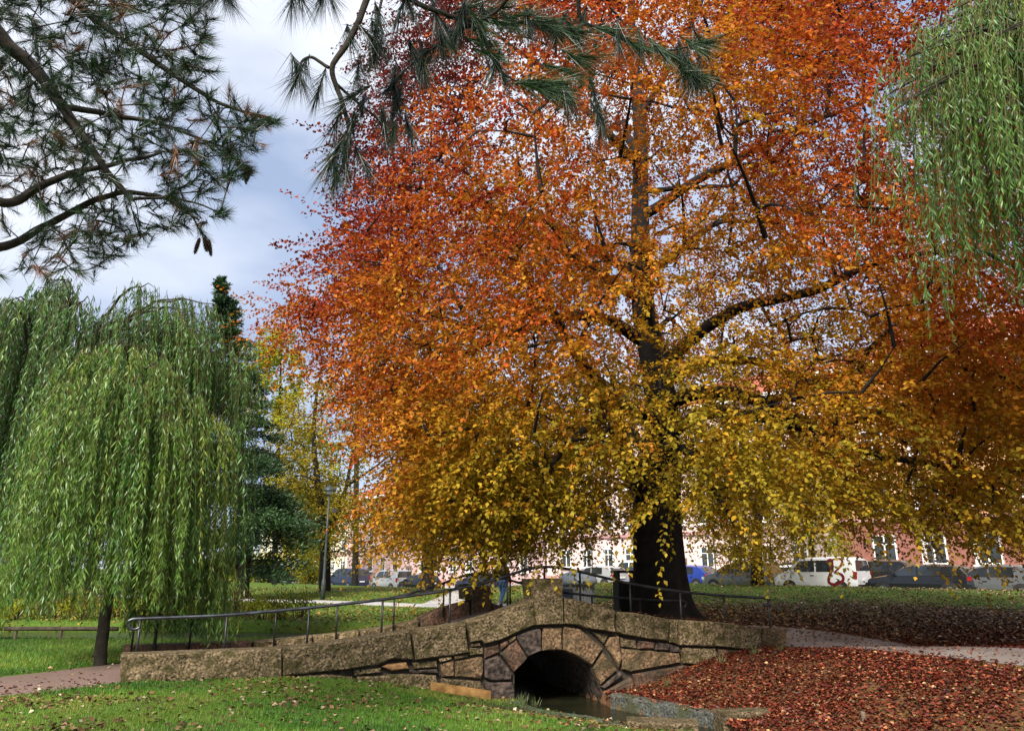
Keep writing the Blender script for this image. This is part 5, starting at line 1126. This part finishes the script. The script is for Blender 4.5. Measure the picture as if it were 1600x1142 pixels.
def script_B(parent, cx, cz, h, name):
    """brush-stroke letter B as a flat print on the van's street-lawn side (local +Y)"""
    s1 = [(-.30, .30), (-.26, .42), (-.12, .47), (-.06, .40), (-.08, .15), (-.14, -.08), (-.24, -.26), (-.26, -.40), (-.14, -.48), (.06, -.48), (.26, -.40), (.36, -.26), (.32, -.12), (.16, -.05), (-.02, -.04), (.12, .06), (.28, .22), (.36, .38), (.30, .48), (.10, .49), (-.10, .44)]
    wd = [.03, .06, .09, .10, .11, .115, .115, .11, .10, .10, .11, .11, .10, .08, .05, .06, .08, .085, .075, .06, .03]
    P = np.array(s1); t = np.arange(len(P)); tt = np.linspace(0, len(P) - 1, 110); C = np.stack([np.interp(tt, t, P[:, k]) for k in (0, 1)], 1); w = np.interp(tt, t, wd)
    for _ in range(5): C[1:-1] = (C[:-2] + 2 * C[1:-1] + C[2:]) / 4
    T = nrm(np.gradient(C, axis=0)); Nn = np.stack([-T[:, 1], T[:, 0]], 1); b = MB(); V = []
    for i, (a, n_, w_) in enumerate(zip(C, Nn, w)):
        for sg in (1, -1):
            q = a + n_ * sg * w_ / 2; z = cz + q[1] * h; V.append([cx - q[0] * h, hw_(z) + .016 + i * 2e-5, z])
    b.add(V, [(2 * i, 2 * i + 1, 2 * i + 3, 2 * i + 2) for i in range(len(C) - 1)]); return b.build(name, M['maroon'], parent, local=True)
script_B(v, X0_ + 1.08, 1.13, 1.28, 'letter')
script_B(v, X0_ + 2.85, .86, .17, 'small_letter')

# ------------------------------------------------------------------ lamp, bins, signs, person
M['pole'] = mat('lamp_pole_paint', (.035, .045, .045), (.06, .07, .07), .5, 6, metal=.3); M['opal'] = mat('lamp_opal', (.55, .58, .65), (.45, .48, .55), .25, 6)
g = ground(504, 937); lampo = empty('street_lamp', g); tag(lampo, 'tall slim park lamp with round hood standing by the pale path', 'lamp')
top = at(506.5, 772, g[1]); h = top[2] - g[2]
MB().lathe([(.11, -.1), (.11, .9), (.075, 1.0), (.06, h * .6), (.05, h)], g, 12).build('pole', M['pole'], lampo, smooth=True)
MB().lathe([(.05, h - .02), (.17, h + .02), (.2, h + .18), (.12, h + .26)], g, 16).build('lens', M['opal'], lampo, smooth=True)
MB().lathe([(.34, h + .16), (.35, h + .20), (.22, h + .34), (.06, h + .42), (.02, h + .5)], g, 18).build('hood', M['pole'], lampo, smooth=True)
MB().tube([g + [.02, -.05, h - .75], g + [.22, -.1, h - .72], g + [.34, -.1, h - .80]], .03, 7).build('bracket', M['pole'], lampo)
MB().box(g + [.36, -.1, h - .85], (.22, .16, .16)).build('floodlight', M['plastic'], lampo)
M['bin'] = mat('grey_container', (.20, .215, .225), (.26, .275, .285), .5, 4); M['binlid'] = mat('container_lid', (.30, .36, .42), (.36, .42, .48), .4, 4)
g = np.array([*at(903, 930, 27.5)[:2], 0.]); g[2] = T1(g[0], g[1]); bn = empty('recycling_container', g); tag(bn, 'round grey recycling container with ribbed sides and domed pale lid', 'container')
R_ = .60; H_ = .72
ribs = MB(); nr = 56; th = np.arange(nr) * 2 * math.pi / nr; rad = np.where(np.arange(nr) % 2 == 0, R_, R_ - .035)
ribs.add([[g[0] + r * f * math.cos(t), g[1] + r * f * math.sin(t), g[2] + z] for z, f in ((0, .93), (H_, 1)) for t, r in zip(th, rad)], [(j, (j + 1) % nr, nr + (j + 1) % nr, nr + j) for j in range(nr)] + [tuple(range(nr))[::-1], tuple(nr + j for j in range(nr))])
ribs.build('drum', M['bin'], bn)
MB().lathe([(R_ + .02, H_ - .02), (R_ + .10, H_ + .02), (R_ + .10, H_ + .16), (R_ - .05, H_ + .34), (R_ - .4, H_ + .46), (.05, H_ + .5)], g, 32).build('lid', M['binlid'], bn, smooth=True)
MB().box(g + [-.42, -R_ * .80, H_ * .62], (.42, .12, .26), -.42).build('label_plate', M['p_navy'], bn)
g = np.array([*at(978, 953, 20.6)[:2], 0.]); g[2] = T1(g[0], g[1]); bb_ = empty('waste_bin', g); tag(bb_, 'black waste bin with square hood standing against the beech trunk', 'bin')
MB().box(g + [0, 0, .48], (.52, .46, .86), .2).build('box', M['plastic'], bb_)
MB().box(g + [0, 0, 1.17], (.60, .54, .06), .2).build('hood', M['plastic'], bb_)
for sx in (-1, 1): MB().box(g + np.array([sx * .22, sx * .045, 1.03]), (.05, .40, .26), .2).build('hood_side', M['plastic'], bb_)
for z_ in (.25, .45, .65): MB().box(g + np.array([.052, -.243, z_]), (.46, .03, .04), .2).build('ridge', M['plastic'], bb_)
M['signred'] = mat('sign_red', (.30, .02, .03), (.25, .02, .03), .4, 5); M['signblue'] = mat('sign_blue', (.03, .04, .2), (.02, .03, .16), .4, 5); M['signteal'] = mat('sign_teal', (.10, .20, .22), (.14, .26, .28), .4, 5)
b = gbase(426, 82); z_ = at(426, 897, 82)[2]; sg_ = empty('road_sign', b); tag(sg_, 'round red and blue no parking sign on a post above the dark hatchback', 'sign')
MB().tube([b, (b[0], b[1], z_ + .3)], .035, 8).build('post', M['pole'], sg_)
def disc(c, r, y, n=20): m = MB(); m.add([[c[0] + r * math.cos(t), c[1] - y, c[2] + r * math.sin(t)] for t in np.arange(n) * 2 * math.pi / n] + [[c[0] + r * math.cos(t), c[1] - y + .02, c[2] + r * math.sin(t)] for t in np.arange(n) * 2 * math.pi / n], [tuple(range(n)), tuple(range(n, 2 * n))[::-1]] + [(i, n + i, n + (i + 1) % n, (i + 1) % n) for i in range(n)]); return m
disc((b[0], b[1], z_), .34, .06).build('plate', M['signred'], sg_); disc((b[0], b[1], z_), .23, .09).build('field', M['signblue'], sg_)
b = gbase(441, 80); z_ = at(441, 886, 80)[2]; sg_ = empty('info_sign', b); tag(sg_, 'tall teal sign panel on a thin post behind the dark hatchback', 'sign')
MB().tube([b, (b[0], b[1], z_ + 2.2)], .045, 8).build('post', M['pole'], sg_); MB().box((b[0], b[1] - .08, z_), (.48, .06, .66)).build('panel', M['signteal'], sg_)

# a person walking on the lawn behind the bridge
M['jeans'] = mat('blue_denim', (.10, .20, .38), (.16, .28, .47), .9, 20); M['jacket'] = mat('dark_jacket', (.012, .016, .035), (.02, .026, .05), .85, 14); M['skin'] = mat('skin', (.48, .29, .21), (.44, .26, .19), .6, 8); M['hair'] = mat('brown_hair', (.05, .03, .018), (.08, .05, .03), .7, 30); M['boot'] = mat('black_boot', (.012, .012, .012), (.02, .02, .02), .6, 9)
g = np.array([*at(785, 948, 29.0)[:2], 0.]); g[2] = T1(g[0], g[1])
per = empty('person', g, R(60)); tag(per, 'person in dark jacket and light blue jeans walking on the lawn behind the bridge', 'person')
def skin(name, J, E, m, parent, sub=2, rootv=0):
    me = bpy.data.meshes.new(name); me.from_pydata([j[:3] for j in J], E, []); me.update(); me.materials.append(m); o = link(name, me, parent)
    sm = o.modifiers.new('skin', 'SKIN'); sm.use_smooth_shade = True
    if not me.skin_vertices: me.skin_vertices.new()
    for i, j in enumerate(J): me.skin_vertices[0].data[i].radius = (j[3], j[4] if len(j) > 4 else j[3]); me.skin_vertices[0].data[i].use_root = (i == rootv)
    sb2 = o.modifiers.new('sub', 'SUBSURF'); sb2.levels = sub; sb2.render_levels = sub; return o
BJ = [(0, 0, .93, .13), (0, 0, 1.15, .13), (0, 0, 1.38, .15, .11), (0, 0, 1.50, .055), (.01, 0, 1.58, .07, .06), (.02, 0, 1.68, .085, .072), (.01, 0, 1.76, .06),
      (-.01, .10, .88, .085), (.14, .10, .50, .06), (.02, .10, .10, .045), (.14, .10, .05, .04), (.01, -.10, .88, .085), (-.08, -.10, .48, .06), (-.32, -.10, .14, .045), (-.22, -.10, .06, .04),
      (0, .19, 1.40, .055), (-.08, .24, 1.13, .043), (.02, .24, .90, .033), (.05, .24, .80, .038, .02), (0, -.19, 1.40, .055), (.08, -.24, 1.13, .043), (.22, -.22, .93, .033), (.28, -.22, .84, .038, .02)]
BE = [(0, 1), (1, 2), (2, 3), (3, 4), (4, 5), (5, 6), (0, 7), (7, 8), (8, 9), (9, 10), (0, 11), (11, 12), (12, 13), (13, 14), (2, 15), (15, 16), (16, 17), (17, 18), (2, 19), (19, 20), (20, 21), (21, 22)]
skin('body', BJ, BE, M['skin'], per)
gr = lambda idx, k: [(*BJ[i][:3], *[r * k for r in BJ[i][3:]]) for i in idx]
JI = [0, 1, 2, 15, 16, 17, 19, 20, 21]
skin('jacket', gr(JI, 1.28), [(0, 1), (1, 2), (2, 3), (3, 4), (4, 5), (2, 6), (6, 7), (7, 8)], M['jacket'], per)
TI = [0, 7, 8, 9, 11, 12, 13]; skin('trousers', gr(TI, 1.24), [(0, 1), (1, 2), (2, 3), (0, 4), (4, 5), (5, 6)], M['jeans'], per)
for i, j in ((9, 10), (13, 14)): skin('boot', [(*BJ[i][:3], .062), (*BJ[j][:3], .05)], [(0, 1)], M['boot'], per)
skin('hair', [(-.03, 0, 1.74, .085, .085), (-.05, 0, 1.64, .07, .06)], [(0, 1)], M['hair'], per)
